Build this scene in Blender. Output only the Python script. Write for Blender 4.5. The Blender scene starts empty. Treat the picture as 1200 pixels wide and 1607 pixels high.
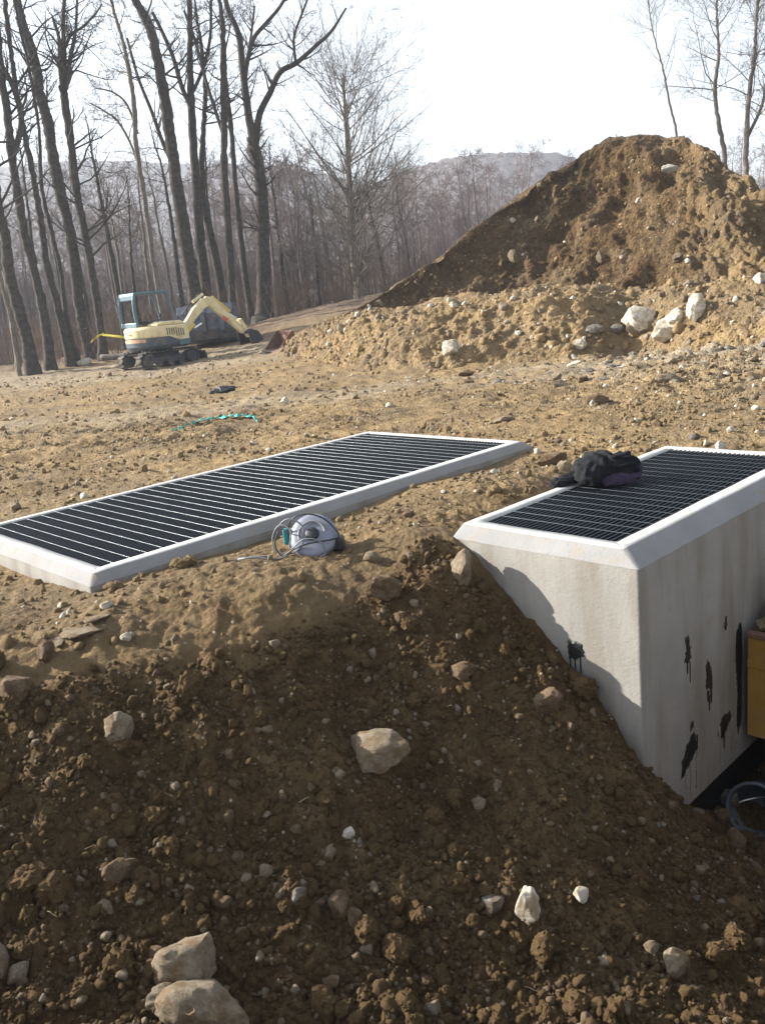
import bpy, math, random
import numpy as np
from mathutils import Matrix, Vector
rad = math.radians
sc = bpy.context.scene
COL = sc.collection

# ------------------------------------------------------------------ camera, sky, sun, exposure
PITCH, ROLL, FPX, EYE = rad(14.2), rad(-5.72), 1369.0, 1.25
_fw = np.array([0, math.cos(PITCH), -math.sin(PITCH)])
_up0 = np.array([0, math.sin(PITCH), math.cos(PITCH)]); _rt0 = np.array([1.0, 0, 0])
_rt = math.cos(ROLL) * _rt0 + math.sin(ROLL) * _up0
_up = -math.sin(ROLL) * _rt0 + math.cos(ROLL) * _up0
EYEP = np.array([0, 0, EYE])
cam_d = bpy.data.cameras.new("camera"); cam = bpy.data.objects.new("camera", cam_d); COL.objects.link(cam)
cam.matrix_world = Matrix(((_rt[0], _up[0], -_fw[0], 0), (_rt[1], _up[1], -_fw[1], 0), (_rt[2], _up[2], -_fw[2], EYE), (0, 0, 0, 1)))
cam_d.sensor_fit = 'VERTICAL'; cam_d.sensor_height = 36.0; cam_d.lens = 36.0 * FPX / 1607.0
cam_d.clip_start = 0.05; cam_d.clip_end = 3000
sc.camera = cam

SUN_AZ, SUN_EL = rad(-74), rad(25)          # azimuth from +Y, clockwise positive
sdir = Vector((math.sin(SUN_AZ) * math.cos(SUN_EL), math.cos(SUN_AZ) * math.cos(SUN_EL), math.sin(SUN_EL)))
world = bpy.data.worlds.new("World"); sc.world = world; world.use_nodes = True
wn = world.node_tree; bg = wn.nodes["Background"]
sky = wn.nodes.new("ShaderNodeTexSky"); sky.sky_type = 'NISHITA'; sky.sun_disc = False
sky.sun_elevation = SUN_EL; sky.sun_rotation = SUN_AZ
sky.air_density = 1.0; sky.dust_density = 1.2; sky.ozone_density = 1.0; sky.altitude = 200
veil = wn.nodes.new("ShaderNodeHueSaturation"); veil.inputs["Saturation"].default_value = 0.4   # thin high cloud whitens the sky
wn.links.new(sky.outputs[0], veil.inputs["Color"]); wn.links.new(veil.outputs[0], bg.inputs[0]); bg.inputs[1].default_value = 0.095
sun_d = bpy.data.lights.new("sun", 'SUN'); sun = bpy.data.objects.new("sun", sun_d); COL.objects.link(sun)
sun_d.energy = 5.0; sun_d.angle = rad(0.53); sun_d.color = (1.0, 0.95, 0.86)
sun.rotation_euler = sdir.to_track_quat('Z', 'Y').to_euler()
sc.view_settings.view_transform = 'Standard'; sc.view_settings.look = 'None'
sc.view_settings.exposure = 1.66; sc.view_settings.gamma = 1.0; sc.view_settings.use_curve_mapping = False
sc.cycles.volume_bounces = 0; sc.cycles.max_bounces = 6

# ------------------------------------------------------------------ maths helpers
rs = np.random.RandomState(7)
_perm = rs.permutation(256); _perm = np.concatenate([_perm, _perm, _perm])
_g = rs.normal(size=(256, 3)); _g /= np.linalg.norm(_g, axis=1)[:, None]
def noise3(p):
    p = np.asarray(p, float); i = np.floor(p).astype(int); f = p - i; i &= 255
    u = f * f * f * (f * (f * 6 - 15) + 10); r = 0
    for a in (0, 1):
        for b in (0, 1):
            for c in (0, 1):
                g = _g[_perm[_perm[_perm[(i[:, 0] + a) & 255] + ((i[:, 1] + b) & 255)] + ((i[:, 2] + c) & 255)]]
                d = f - (a, b, c)
                w = (u[:, 0] if a else 1 - u[:, 0]) * (u[:, 1] if b else 1 - u[:, 1]) * (u[:, 2] if c else 1 - u[:, 2])
                r = r + w * (g * d).sum(1)
    return r * 1.5
def fbm(p, octv=4, gain=0.5, lac=2.03, billow=False):
    p = np.asarray(p, float); a = 1.0; s = 0; t = 0
    for k in range(octv):
        v = noise3(p + 17.3 * k)
        s = s + a * ((np.abs(v) * 2 - 0.6) if billow else v); t += a; a *= gain; p = p * lac
    return s / t
def smooth(a, b, x):
    t = np.clip((x - a) / (b - a), 0, 1); return t * t * (3 - 2 * t)
class TPS:
    def __init__(s, pts, lam=1e-3):
        P = np.array(pts, float); s.X = P[:, :2]; n = len(P)
        K = s.k(np.linalg.norm(s.X[:, None] - s.X[None], axis=2)) + lam * np.eye(n)
        Q = np.c_[np.ones(n), s.X]; A = np.zeros((n + 3, n + 3)); A[:n, :n] = K; A[:n, n:] = Q; A[n:, :n] = Q.T
        s.w = np.linalg.solve(A, np.r_[P[:, 2], 0, 0, 0])
    @staticmethod
    def k(r): return np.where(r > 1e-9, r * r * np.log(np.maximum(r, 1e-9)), 0)
    def __call__(s, x, y):
        q = np.c_[x, y]; out = np.zeros(len(q))
        for a in range(0, len(q), 60000):
            c = q[a:a + 60000]
            out[a:a + 60000] = s.k(np.linalg.norm(c[:, None] - s.X[None], axis=2)) @ s.w[:-3] + s.w[-3] + c @ s.w[-2:]
        return out
def ray(px, py): return _rt * ((px - 600) / FPX) - _up * ((py - 803.5) / FPX) + _fw
def at(px, py, Y):                            # the point of a sight line at distance Y into the site
    d = ray(px, py); return EYEP + d * (Y / d[1])

# ------------------------------------------------------------------ object helpers
def np_mesh(name, V, F, uvattr=None, smoothed=False):
    V = np.asarray(V, np.float32); F = np.asarray(F, np.int32); k = F.shape[1]
    m = bpy.data.meshes.new(name); m.vertices.add(len(V)); m.vertices.foreach_set("co", V.ravel())
    m.loops.add(F.size); m.loops.foreach_set("vertex_index", F.ravel()); m.polygons.add(len(F))
    m.polygons.foreach_set("loop_start", np.arange(len(F), dtype=np.int32) * k)
    if smoothed: m.polygons.foreach_set("use_smooth", np.ones(len(F), bool))
    for a, v in (uvattr or {}).items():
        at_ = m.attributes.new(a, 'FLOAT', 'POINT'); at_.data.foreach_set("value", np.asarray(v, np.float32))
    m.update(calc_edges=True); m.validate(); return m
def link(name, mesh, mat=None, parent=None, loc=None):
    o = bpy.data.objects.new(name, mesh); COL.objects.link(o)
    if mat is not None and mesh is not None and not mesh.materials: mesh.materials.append(mat)
    if parent is not None: o.parent = parent
    if loc is not None: o.location = loc
    return o
def tag(o, label, cat, group=None, kind=None):
    if label: o["label"] = label
    if cat: o["category"] = cat
    if group: o["group"] = group
    if kind: o["kind"] = kind
    return o
def empty(name, loc=(0, 0, 0), rz=0.0):
    o = bpy.data.objects.new(name, None); COL.objects.link(o); o.location = loc; o.rotation_euler = (0, 0, rz); o.empty_display_size = 0.1
    return o
class MB:                                      # collects boxes, prisms and tubes into one mesh
    def __init__(s): s.v = []; s.f = []
    def add(s, V, F):
        b = len(s.v); s.v += [tuple(map(float, p)) for p in V]; s.f += [tuple(i + b for i in q) for q in F]; return s
    def box(s, x0, x1, y0, y1, z0, z1, rot=None, o=(0, 0, 0)):
        V = [(x, y, z) for x in (x0, x1) for y in (y0, y1) for z in (z0, z1)]
        if rot is not None: V = [tuple(rot @ Vector(p) + Vector(o)) for p in V]
        return s.add(V, [(0, 1, 3, 2), (4, 6, 7, 5), (0, 4, 5, 1), (2, 3, 7, 6), (0, 2, 6, 4), (1, 5, 7, 3)])
    def prism(s, poly, axis, a, b):            # poly in the plane across `axis`, extruded a..b along it
        n = len(poly)
        def P(p, t): return {'x': (t, p[0], p[1]), 'y': (p[0], t, p[1]), 'z': (p[0], p[1], t)}[axis]
        return s.add([P(p, a) for p in poly] + [P(p, b) for p in poly],
                     [tuple(range(n))[::-1], tuple(range(n, 2 * n))] + [(i, (i + 1) % n, n + (i + 1) % n, n + i) for i in range(n)])
    def tube(s, pts, r, k=8, cap=True):
        V, F = tube(pts, r, k, cap); return s.add(V, F)
    def cyl(s, c, r, h, axis='y', k=20, r2=None):
        c = np.array(c, float); e = {'x': (1, 0, 0), 'y': (0, 1, 0), 'z': (0, 0, 1)}[axis]; e = np.array(e) * h / 2
        return s.tube([c - e, c + e], [r, r if r2 is None else r2], k)
    def build(s, name, mat, parent=None, bevel=0.0, smoothed=False, seg=2):
        m = bpy.data.meshes.new(name); m.from_pydata(s.v, [], s.f); m.update()
        o = link(name, m, mat, parent)
        if smoothed: m.polygons.foreach_set("use_smooth", np.ones(len(m.polygons), bool))
        if bevel:
            b = o.modifiers.new("bevel", 'BEVEL'); b.width = bevel; b.segments = seg; b.limit_method = 'ANGLE'; b.angle_limit = rad(40)
        return o
def tube(pts, r, k=6, cap=True):
    P = np.array(pts, float); n = len(P); r = np.broadcast_to(np.asarray(r, float), (n,))
    T = np.gradient(P, axis=0); T /= np.maximum(np.linalg.norm(T, axis=1), 1e-9)[:, None]
    ref = np.array([0, 0, 1.0]) if abs(T[:, 2]).mean() < 0.8 else np.array([1.0, 0, 0])
    U = np.cross(T, ref); U /= np.maximum(np.linalg.norm(U, axis=1), 1e-9)[:, None]; W = np.cross(T, U)
    a = np.arange(k) * 2 * np.pi / k
    V = (P[:, None] + r[:, None, None] * (np.cos(a)[None, :, None] * U[:, None] + np.sin(a)[None, :, None] * W[:, None])).reshape(-1, 3)
    F = [(i * k + j, i * k + (j + 1) % k, (i + 1) * k + (j + 1) % k, (i + 1) * k + j) for i in range(n - 1) for j in range(k)]
    if cap: F += [tuple(range(k))[::-1], tuple(range((n - 1) * k, n * k))]
    return V, F
def catmull(pts, n):
    P = np.array(pts, float); P = np.vstack([2 * P[0] - P[1], P, 2 * P[-1] - P[-2]]); out = []
    for i in range(1, len(P) - 2):
        for t in np.linspace(0, 1, n, endpoint=False):
            a, b, c, d = P[i - 1], P[i], P[i + 1], P[i + 2]
            out.append(0.5 * (2 * b + (c - a) * t + (2 * a - 5 * b + 4 * c - d) * t * t + (3 * b - a - 3 * c + d) * t ** 3))
    out.append(P[-2]); return np.array(out)
def ico(sub):
    import bmesh
    bm = bmesh.new(); bmesh.ops.create_icosphere(bm, subdivisions=sub, radius=1)
    V = np.array([v.co[:] for v in bm.verts]); F = np.array([[v.index for v in f.verts] for f in bm.faces]); bm.free(); return V, F
ICO3, ICO4, ICO5 = ico(3), ico(4), ico(5)

# ------------------------------------------------------------------ materials
def mat(name, col, rough=0.7, metal=0.0, var=0.0, vscale=5.0, bump=0.0, bscale=30.0, col2=None, detail=6, coat=0.0, spec=0.5, dist=0.02):
    m = bpy.data.materials.new(name); m.use_nodes = True; n = m.node_tree.nodes; l = m.node_tree.links
    b = n["Principled BSDF"]; b.inputs["Roughness"].default_value = rough; b.inputs["Metallic"].default_value = metal
    b.inputs["Specular IOR Level"].default_value = spec; b.inputs["Coat Weight"].default_value = coat
    b.inputs["Base Color"].default_value = (*col, 1)
    tc = n.new("ShaderNodeTexCoord")
    if col2 is not None or var:
        no = n.new("ShaderNodeTexNoise"); no.inputs["Scale"].default_value = vscale; no.inputs["Detail"].default_value = detail; no.inputs["Roughness"].default_value = 0.65
        l.new(tc.outputs["Object"], no.inputs["Vector"])
        cr = n.new("ShaderNodeValToRGB"); cr.color_ramp.elements[0].position = 0.33; cr.color_ramp.elements[1].position = 0.68
        c2 = col2 or tuple(min(1, c * (1 + var)) for c in col); c1 = col if col2 else tuple(c * (1 - var) for c in col)
        cr.color_ramp.elements[0].color = (*c1, 1); cr.color_ramp.elements[1].color = (*c2, 1)
        l.new(no.outputs["Fac"], cr.inputs["Fac"]); l.new(cr.outputs["Color"], b.inputs["Base Color"])
    if bump:
        nb = n.new("ShaderNodeTexNoise"); nb.inputs["Scale"].default_value = bscale; nb.inputs["Detail"].default_value = 8; nb.inputs["Roughness"].default_value = 0.65
        l.new(tc.outputs["Object"], nb.inputs["Vector"]); bp = n.new("ShaderNodeBump"); bp.inputs["Strength"].default_value = bump; bp.inputs["Distance"].default_value = dist
        l.new(nb.outputs["Fac"], bp.inputs["Height"]); l.new(bp.outputs["Normal"], b.inputs["Normal"])
    return m
def muddy(m, mud, scale=2.2, lo=.46, hi=.60):
    nt = m.node_tree; b = nt.nodes["Principled BSDF"]; src = b.inputs["Base Color"].links[0].from_socket
    oi = nt.nodes.new("ShaderNodeObjectInfo"); tc = nt.nodes.new("ShaderNodeNewGeometry"); no = nt.nodes.new("ShaderNodeTexNoise"); no.inputs["Scale"].default_value = scale * 6; no.inputs["Detail"].default_value = 7; no.inputs["Roughness"].default_value = .7
    nt.links.new(tc.outputs["Position"], no.inputs["Vector"]); r = nt.nodes.new("ShaderNodeMapRange"); r.inputs[1].default_value = lo; r.inputs[2].default_value = hi; nt.links.new(no.outputs["Fac"], r.inputs[0])
    mx = nt.nodes.new("ShaderNodeMix"); mx.data_type = 'RGBA'; mx.inputs[7].default_value = (*mud, 1); nt.links.new(r.outputs[0], mx.inputs[0]); nt.links.new(src, mx.inputs[6]); nt.links.new(mx.outputs[2], b.inputs["Base Color"])
def N(nt, t, **kw):
    n = nt.nodes.new(t)
    for k, v in kw.items():
        if k in n.inputs: n.inputs[k].default_value = v
        else: setattr(n, k, v)
    return n
def mixc(nt, fac, a, b, mode='MIX'):
    m = nt.nodes.new("ShaderNodeMix"); m.data_type = 'RGBA'; m.blend_type = mode
    for s, v in ((0, fac), (6, a), (7, b)):
        if hasattr(v, "links"): nt.links.new(v, m.inputs[s])
        else: m.inputs[s].default_value = (*v, 1) if isinstance(v, tuple) else v
    return m.outputs[2]
def soil_material(name, fine=1.0):
    m = bpy.data.materials.new(name); m.use_nodes = True; nt = m.node_tree; l = nt.links; b = nt.nodes["Principled BSDF"]
    b.inputs["Roughness"].default_value = 0.95; b.inputs["Specular IOR Level"].default_value = 0.15
    geo = N(nt, "ShaderNodeNewGeometry"); pos = geo.outputs["Position"]
    def noise(s, d=6, r=0.6):
        q = N(nt, "ShaderNodeTexNoise", Scale=s, Detail=d, Roughness=r); l.new(pos, q.inputs["Vector"]); return q.outputs["Fac"]
    def ramp(x, a, b_):
        r = N(nt, "ShaderNodeMapRange"); r.inputs[1].default_value = a; r.inputs[2].default_value = b_; l.new(x, r.inputs[0]); return r.outputs[0]
    def attr(a):
        q = N(nt, "ShaderNodeAttribute", attribute_name=a); return q.outputs["Fac"]
    big, mid, sml = noise(0.9), noise(7, 7), noise(45, 5)
    dry = mixc(nt, ramp(mid, .35, .65), (.20, .135, .065), (.35, .25, .132))
    dry = mixc(nt, ramp(big, .42, .62), dry, mixc(nt, ramp(sml, .4, .6), (.225, .162, .092), (.165, .122, .074)))
    wet = mixc(nt, ramp(mid, .35, .68), (.056, .0345, .015), (.142, .089, .041))
    wet = mixc(nt, ramp(noise(2.3, 5), .52, .68), wet, (.10, .053, .024))
    rub = mixc(nt, ramp(mid, .35, .65), (.25, .205, .15), (.40, .34, .25))
    lit = mixc(nt, ramp(sml, .35, .65), (.13, .085, .055), (.27, .2, .135))
    c = mixc(nt, attr("moist"), dry, wet); c = mixc(nt, attr("rubble"), c, rub); c = mixc(nt, attr("litter"), c, lit)
    spk = N(nt, "ShaderNodeTexVoronoi", Scale=26.0 * fine, Randomness=1.0); l.new(pos, spk.inputs["Vector"])
    sp = ramp(spk.outputs["Distance"], .20, .13)
    pick = N(nt, "ShaderNodeSeparateColor"); l.new(spk.outputs["Color"], pick.inputs[0])
    mul = N(nt, "ShaderNodeMath", operation='MULTIPLY'); l.new(sp, mul.inputs[0]); l.new(ramp(pick.outputs[0], .80, .84), mul.inputs[1])
    c = mixc(nt, mul.outputs[0], c, (.42, .37, .29)); l.new(c, b.inputs["Base Color"])
    v2 = N(nt, "ShaderNodeTexVoronoi", Scale=38.0 * fine); l.new(pos, v2.inputs["Vector"])
    h = N(nt, "ShaderNodeMath", operation='ADD'); l.new(noise(14 * fine, 10, .72), h.inputs[0])
    q = N(nt, "ShaderNodeMath", operation='MULTIPLY'); q.inputs[1].default_value = -0.35; l.new(v2.outputs["Distance"], q.inputs[0]); l.new(q.outputs[0], h.inputs[1])
    bp = N(nt, "ShaderNodeBump", Strength=1.0, Distance=0.05 / fine); l.new(h.outputs[0], bp.inputs["Height"]); l.new(bp.outputs["Normal"], b.inputs["Normal"])
    return m
def concrete_material(name, base, stain, rough=0.85, streak=True, bscale=60):
    m = bpy.data.materials.new(name); m.use_nodes = True; nt = m.node_tree; l = nt.links; b = nt.nodes["Principled BSDF"]
    b.inputs["Roughness"].default_value = rough; b.inputs["Specular IOR Level"].default_value = 0.3
    tc = N(nt, "ShaderNodeTexCoord"); mp = N(nt, "ShaderNodeMapping"); mp.inputs["Scale"].default_value = (6, 6, .9); l.new(tc.outputs["Object"], mp.inputs[0])
    def noise(s, vec, d=6, r=.6):
        q = N(nt, "ShaderNodeTexNoise", Scale=s, Detail=d, Roughness=r); l.new(vec, q.inputs["Vector"]); return q.outputs["Fac"]
    def ramp(x, a, b_):
        r = N(nt, "ShaderNodeMapRange"); r.inputs[1].default_value = a; r.inputs[2].default_value = b_; l.new(x, r.inputs[0]); return r.outputs[0]
    c = mixc(nt, ramp(noise(3, tc.outputs["Object"]), .35, .65), base, tuple(x * .84 for x in base))
    if streak: c = mixc(nt, ramp(noise(1.0, mp.outputs[0], 5, .6), .46, .70), c, stain)
    c = mixc(nt, ramp(noise(40, tc.outputs["Object"], 3), .62, .75), c, tuple(x * .8 for x in base)); l.new(c, b.inputs["Base Color"])
    v = N(nt, "ShaderNodeTexVoronoi", Scale=34.0); l.new(tc.outputs["Object"], v.inputs["Vector"])
    h = N(nt, "ShaderNodeMath", operation='ADD'); l.new(noise(bscale, tc.outputs["Object"], 8), h.inputs[0]); l.new(ramp(v.outputs["Distance"], 0.05, 0.14), h.inputs[1])
    bp = N(nt, "ShaderNodeBump", Strength=0.4, Distance=0.006); l.new(h.outputs[0], bp.inputs["Height"]); l.new(bp.outputs["Normal"], b.inputs["Normal"])
    return m
M = {}
M['soil'] = soil_material("soil")
M['clod_moist'] = mat("clod_moist", (.074, .047, .021), .95, col2=(.185, .12, .057), vscale=9, bump=.8, bscale=26, spec=.15)
M['clod_dry'] = mat("clod_dry", (.195, .134, .068), .95, col2=(.34, .243, .134), vscale=9, bump=.8, bscale=26, spec=.15)
M['stone'] = mat("stone", (.15, .118, .08), .9, col2=(.29, .24, .17), vscale=5, bump=.6, bscale=18, spec=.3)
M['stone_brown'] = mat("stone_brown", (.12, .08, .048), .9, col2=(.23, .165, .105), vscale=6, bump=.7, bscale=18, spec=.2)
M['stone_white'] = mat("stone_white", (.42, .38, .31), .85, col2=(.6, .56, .48), vscale=4, bump=.5, bscale=14, spec=.3)
M['stone_grey'] = mat("stone_grey", (.13, .12, .105), .9, col2=(.26, .245, .215), vscale=5, bump=.6, bscale=18, spec=.3)
for k_, mud in (('stone', (.15, .10, .055)), ('stone_brown', (.10, .063, .033)), ('stone_white', (.33, .26, .17)), ('stone_grey', (.11, .08, .05))): muddy(M[k_], mud)
M['concrete'] = concrete_material("concrete", (.285, .27, .245), (.19, .165, .135))
M['rim_paint'] = concrete_material("rim_paint", (.54, .53, .50), (.46, .44, .40), streak=False)
M['chamfer'] = concrete_material("chamfer", (.26, .255, .25), (.235, .23, .215), streak=False)
M['dark_concrete'] = mat("dark_concrete", (.06, .06, .06), .9)  # vault concrete coloured near-black, the chambers' shade put into its colour
M['tar'] = mat("tar", (.012, .012, .013), .35, bump=.3, bscale=60, spec=.5)
M['stain'] = mat("stain", (.27, .235, .19), .9, var=.2)
M['bar'] = mat("bar", (.035, .041, .05), .5, metal=.5, var=.25, vscale=30)
M['rod'] = mat("rod", (.095, .105, .115), .32, metal=.9, var=.25, vscale=40)
M['cloth'] = mat("cloth", (.012, .0125, .015), .9, var=.3, vscale=20, bump=.25, bscale=120, spec=.2)
M['cloth_purple'] = mat("cloth_purple", (.045, .032, .055), .9, var=.3, vscale=20, bump=.25, bscale=120, spec=.2)
M['bark'] = mat("bark", (.036, .031, .027), .95, col2=(.095, .083, .072), vscale=7, bump=.9, bscale=16, spec=.1, dist=.03)
M['bark_pale'] = mat("bark_pale", (.11, .096, .082), .95, col2=(.22, .195, .168), vscale=7, bump=.7, bscale=16, spec=.1, dist=.03)
M['twig'] = mat("twig", (.07, .06, .053), .9, var=.3, vscale=3, spec=.15)
M['wood_mass'] = mat("wood_mass", (.20, .165, .16), .95, var=.35, vscale=.4, spec=.1)
M['brush'] = mat("brush", (.11, .078, .062), .95, col2=(.2, .145, .10), vscale=2, spec=.1)
M['cream'] = mat("cream", (.72, .62, .36), .45, var=.08, vscale=3, coat=.15)
M['skip_blue'] = mat("skip_blue", (.07, .085, .12), .5, metal=.2, var=.5, vscale=3, bump=.3)
M['machine_blue'] = mat("machine_blue", (.05, .075, .10), .5, var=.15, vscale=4)
M['cab_blue'] = mat("cab_blue", (.075, .14, .175), .45, var=.1, vscale=4)
M['rubber'] = mat("rubber", (.018, .018, .019), .85, var=.3, vscale=8, bump=.3)
M['steel_dark'] = mat("steel_dark", (.05, .054, .066), .55, metal=.4, var=.4, vscale=5, bump=.3)
M['steel_bright'] = mat("steel_bright", (.62, .6, .57), .3, metal=.9)
M['rust'] = mat("rust", (.11, .052, .032), .85, col2=(.17, .095, .06), vscale=5, bump=.4)
M['chrome'] = mat("chrome", (.8, .8, .8), .15, metal=1)
M['ram_yellow'] = mat("ram_yellow", (.66, .5, .09), .5)
M['red'] = mat("red", (.5, .12, .06), .5)
M['orange_strip'] = mat("orange_strip", (.42, .16, .08), .5, col2=(.6, .42, .28), vscale=6)
M['tape'] = mat("tape", (.75, .62, .05), .45, var=.1, vscale=6)
M['teal'] = mat("teal", (.02, .22, .24), .45, var=.2, vscale=6)
M['teal_strap'] = mat("teal_strap", (.03, .33, .3), .6, var=.4, vscale=8)
M['guard'] = mat("guard", (.2, .215, .265), .5, metal=.3, var=.15, vscale=9)
M['cord'] = mat("cord", (.16, .165, .18), .5)
M['cord_dark'] = mat("cord_dark", (.02, .021, .025), .5)
M['yellow_steel'] = mat("yellow_steel", (.24, .13, .018), .6, col2=(.36, .21, .03), vscale=3, bump=.2)
M['pail'] = mat("pail", (.05, .055, .065), .45, var=.25, vscale=6, bump=.15)
M['pail_rim'] = mat("pail_rim", (.075, .085, .095), .4)
M['straw'] = mat("straw", (.42, .32, .18), .9, var=.3)
M['dry_grass'] = mat("dry_grass", (.36, .28, .13), .95, var=.35, vscale=3)
for k_ in ('cream', 'machine_blue', 'rubber', 'steel_dark', 'yellow_steel', 'skip_blue'): muddy(M[k_], (.25, .18, .1), .6, .50, .80)
muddy(M['rim_paint'], (.42, .35, .25), 1.4, .56, .80); muddy(M['chamfer'], (.26, .21, .145), 1.2, .54, .78); muddy(M['concrete'], (.2, .15, .095), .7, .58, .85)
def hill_material():
    m = bpy.data.materials.new("hill_wood"); m.use_nodes = True; nt = m.node_tree; l = nt.links; b = nt.nodes["Principled BSDF"]
    b.inputs["Roughness"].default_value = 1; b.inputs["Specular IOR Level"].default_value = 0.05
    geo = N(nt, "ShaderNodeNewGeometry"); mp = N(nt, "ShaderNodeMapping"); mp.inputs["Scale"].default_value = (.5, .5, .12); l.new(geo.outputs["Position"], mp.inputs[0])
    no = N(nt, "ShaderNodeTexNoise", Scale=1.0, Detail=9.0, Roughness=.7); l.new(mp.outputs[0], no.inputs["Vector"])
    r = N(nt, "ShaderNodeMapRange"); r.inputs[1].default_value = .36; r.inputs[2].default_value = .64; l.new(no.outputs["Fac"], r.inputs[0])
    l.new(mixc(nt, r.outputs[0], (.07, .053, .05), (.19, .15, .135)), b.inputs["Base Color"]); return m
M['hill'] = hill_material()

# ------------------------------------------------------------------ the site's layout
YAW = 0.753
D = np.array([math.cos(YAW), math.sin(YAW), 0]); NN = np.array([-D[1], D[0], 0]); ZZ = np.array([0, 0, 1.0])
SL0 = np.array([-1.492, 4.377, 0.0]); SLW, SLL = 1.608, 3.48       # long vault: inner corner of its grate, width, length
BX0 = np.array([1.052, 3.792, 0.041]); BXW, BXL = 0.785, 1.99      # tall vault
def local(o, x, y): q = np.c_[x, y] - o[:2]; return q @ D[:2], q @ NN[:2]
near_pts = [  # x, y, z of the dug slope, the crest above it and the pit
    (-3.2, 3.0, -.16), (-2.6, 3.6, -.12), (-1.85, 3.62, -.12), (-1.35, 3.72, -.11), (-.85, 3.8, -.10), (-.42, 4.02, -.09), (-.05, 4.3, -.03), (.16, 4.42, .03), (.30, 4.36, -.0),
    (-1.75, 4.15, -.10), (-1.0, 4.6, -.075), (-.42, 4.75, -.065), (.0, 5.0, -.065), (.5, 5.3, -.06), (.25, 4.7, -.05), (-2.4, 4.6, -.11), (-3, 5.2, -.10), (.9, 5.4, -.07), (1.6, 6.0, -.05), (-.3, 6.2, -.1), (-2.9, 6.4, -.1),
    (.39, 4.24, -.06), (.474, 4.131, -.185), (.70, 3.89, -.435), (.884, 3.693, -.71), (1.064, 3.50, -.985), (1.33, 3.75, -1.34), (1.47, 3.88, -1.52), (1.75, 4.13, -1.72),
    (.35, 3.95, -.26), (.5, 3.6, -.58), (.75, 3.25, -.92), (1.05, 3.1, -1.18), (1.4, 3.35, -1.38), (1.75, 3.6, -1.58), (2.0, 3.7, -1.66), (2.4, 4.3, -1.7), (2.6, 3.2, -1.5), (2.9, 4.9, -1.5),
    (-.1, 3.7, -.42), (-.5, 3.4, -.42), (-1.0, 3.3, -.36), (-1.6, 3.2, -.34), (-2.2, 3.0, -.35),
    (.2, 3.2, -.80), (-.2, 3.0, -.80), (-.8, 2.85, -.68), (-1.4, 2.7, -.62), (-2.0, 2.5, -.6),
    (.5, 2.75, -1.07), (-.1, 2.5, -1.04), (-.7, 2.35, -.92), (-1.2, 2.2, -.85), (1.1, 2.6, -1.28), (1.7, 2.8, -1.38),
    (1.2, 2.05, -1.22), (.5, 2.1, -1.17), (-.1, 2.0, -1.10), (-.9, 1.8, -.95), (1.9, 2.1, -1.2), (-1.8, 1.7, -.8),
    (0, 1.3, -.95), (.9, 1.3, -1.0), (-1, 1.1, -.75), (0, .5, -.35), (1, .4, -.4), (-1, .3, -.3), (0, -.6, -.25), (2.4, .8, -.7), (-2.4, .6, -.4), (3.5, 2.4, .1), (3.3, 3.2, .1), (3.7, 3.8, .3), (-3.4, 2, -.4), (4.0, 5.0, .3), (3.4, 4.2, -.6)]  # raised points at far right: added unseen bank, keeps low sky off the vault
far_pts = [(0, 6, -.1), (-3, 6, -.12), (3, 7, -.05), (4.5, 5, -.2), (-2, 10.5, -.2), (3, 10, -.13), (6, 11, -.02), (-6, 10, -.2), (-12, 15, -.3), (-5, 18, -.36), (-7.5, 29.7, -.47), (-5, 28, -.42), (-12, 33, -.35), (-18, 31, -.3),
           (-5.6, 42, .25), (-1, 46, .9), (-1.7, 36, .7), (-4, 33, 0.0), (0, 15, -.3), (6, 16, -.28), (12, 16, -.05), (8, 30, .5), (20, 30, .5), (-30, 40, -.6), (2, 60, -.3), (-20, 60, -1.8), (20, 60, 0), (0, 100, -5), (-60, 100, -8), (60, 100, -4),
           (0, 200, -13), (-150, 200, -14), (150, 200, -12), (0, -3, -.3), (-10, 0, -.3), (10, 0, -.4), (-30, -20, -.5), (30, -20, -.5), (0, 700, -15), (-500, 400, -15), (500, 400, -15)]
tps_near, tps_far = TPS(near_pts), TPS(far_pts)
def base_h(x, y):
    x = np.asarray(x, float); y = np.asarray(y, float)
    r = np.maximum(np.abs(x + .2) * .9, np.abs(y - 2.6)); w = 1 - smooth(2.5, 3.7, r); h = np.zeros_like(x)
    k = w < 1; h[k] = tps_far(x[k], y[k]) * (1 - w[k]); k = w > 0; h[k] += tps_near(x[k], y[k]) * w[k]; return h
def dug(x, y):                                   # 1 on the freshly dug damp slope, 0 on the dry trodden ground above
    cr = np.interp(x, [-4, -1.85, -.85, -.42, .0, .2, .4, 6], [3.3, 3.5, 3.66, 3.85, 4.2, 4.3, 4.2, 4.2])
    wob = .14 * noise3(np.c_[x * 2.2, y * 2.2, np.zeros_like(x)])
    a = 1 - smooth(-.22, .16, y - cr + wob); s, t = local(BX0, x, y)
    pit = (t < 0.3) & (s > -.6) & (s < 3)
    return np.maximum(a, np.where(pit, 1.0, 0.0)) * (y < 6.5)
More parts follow.
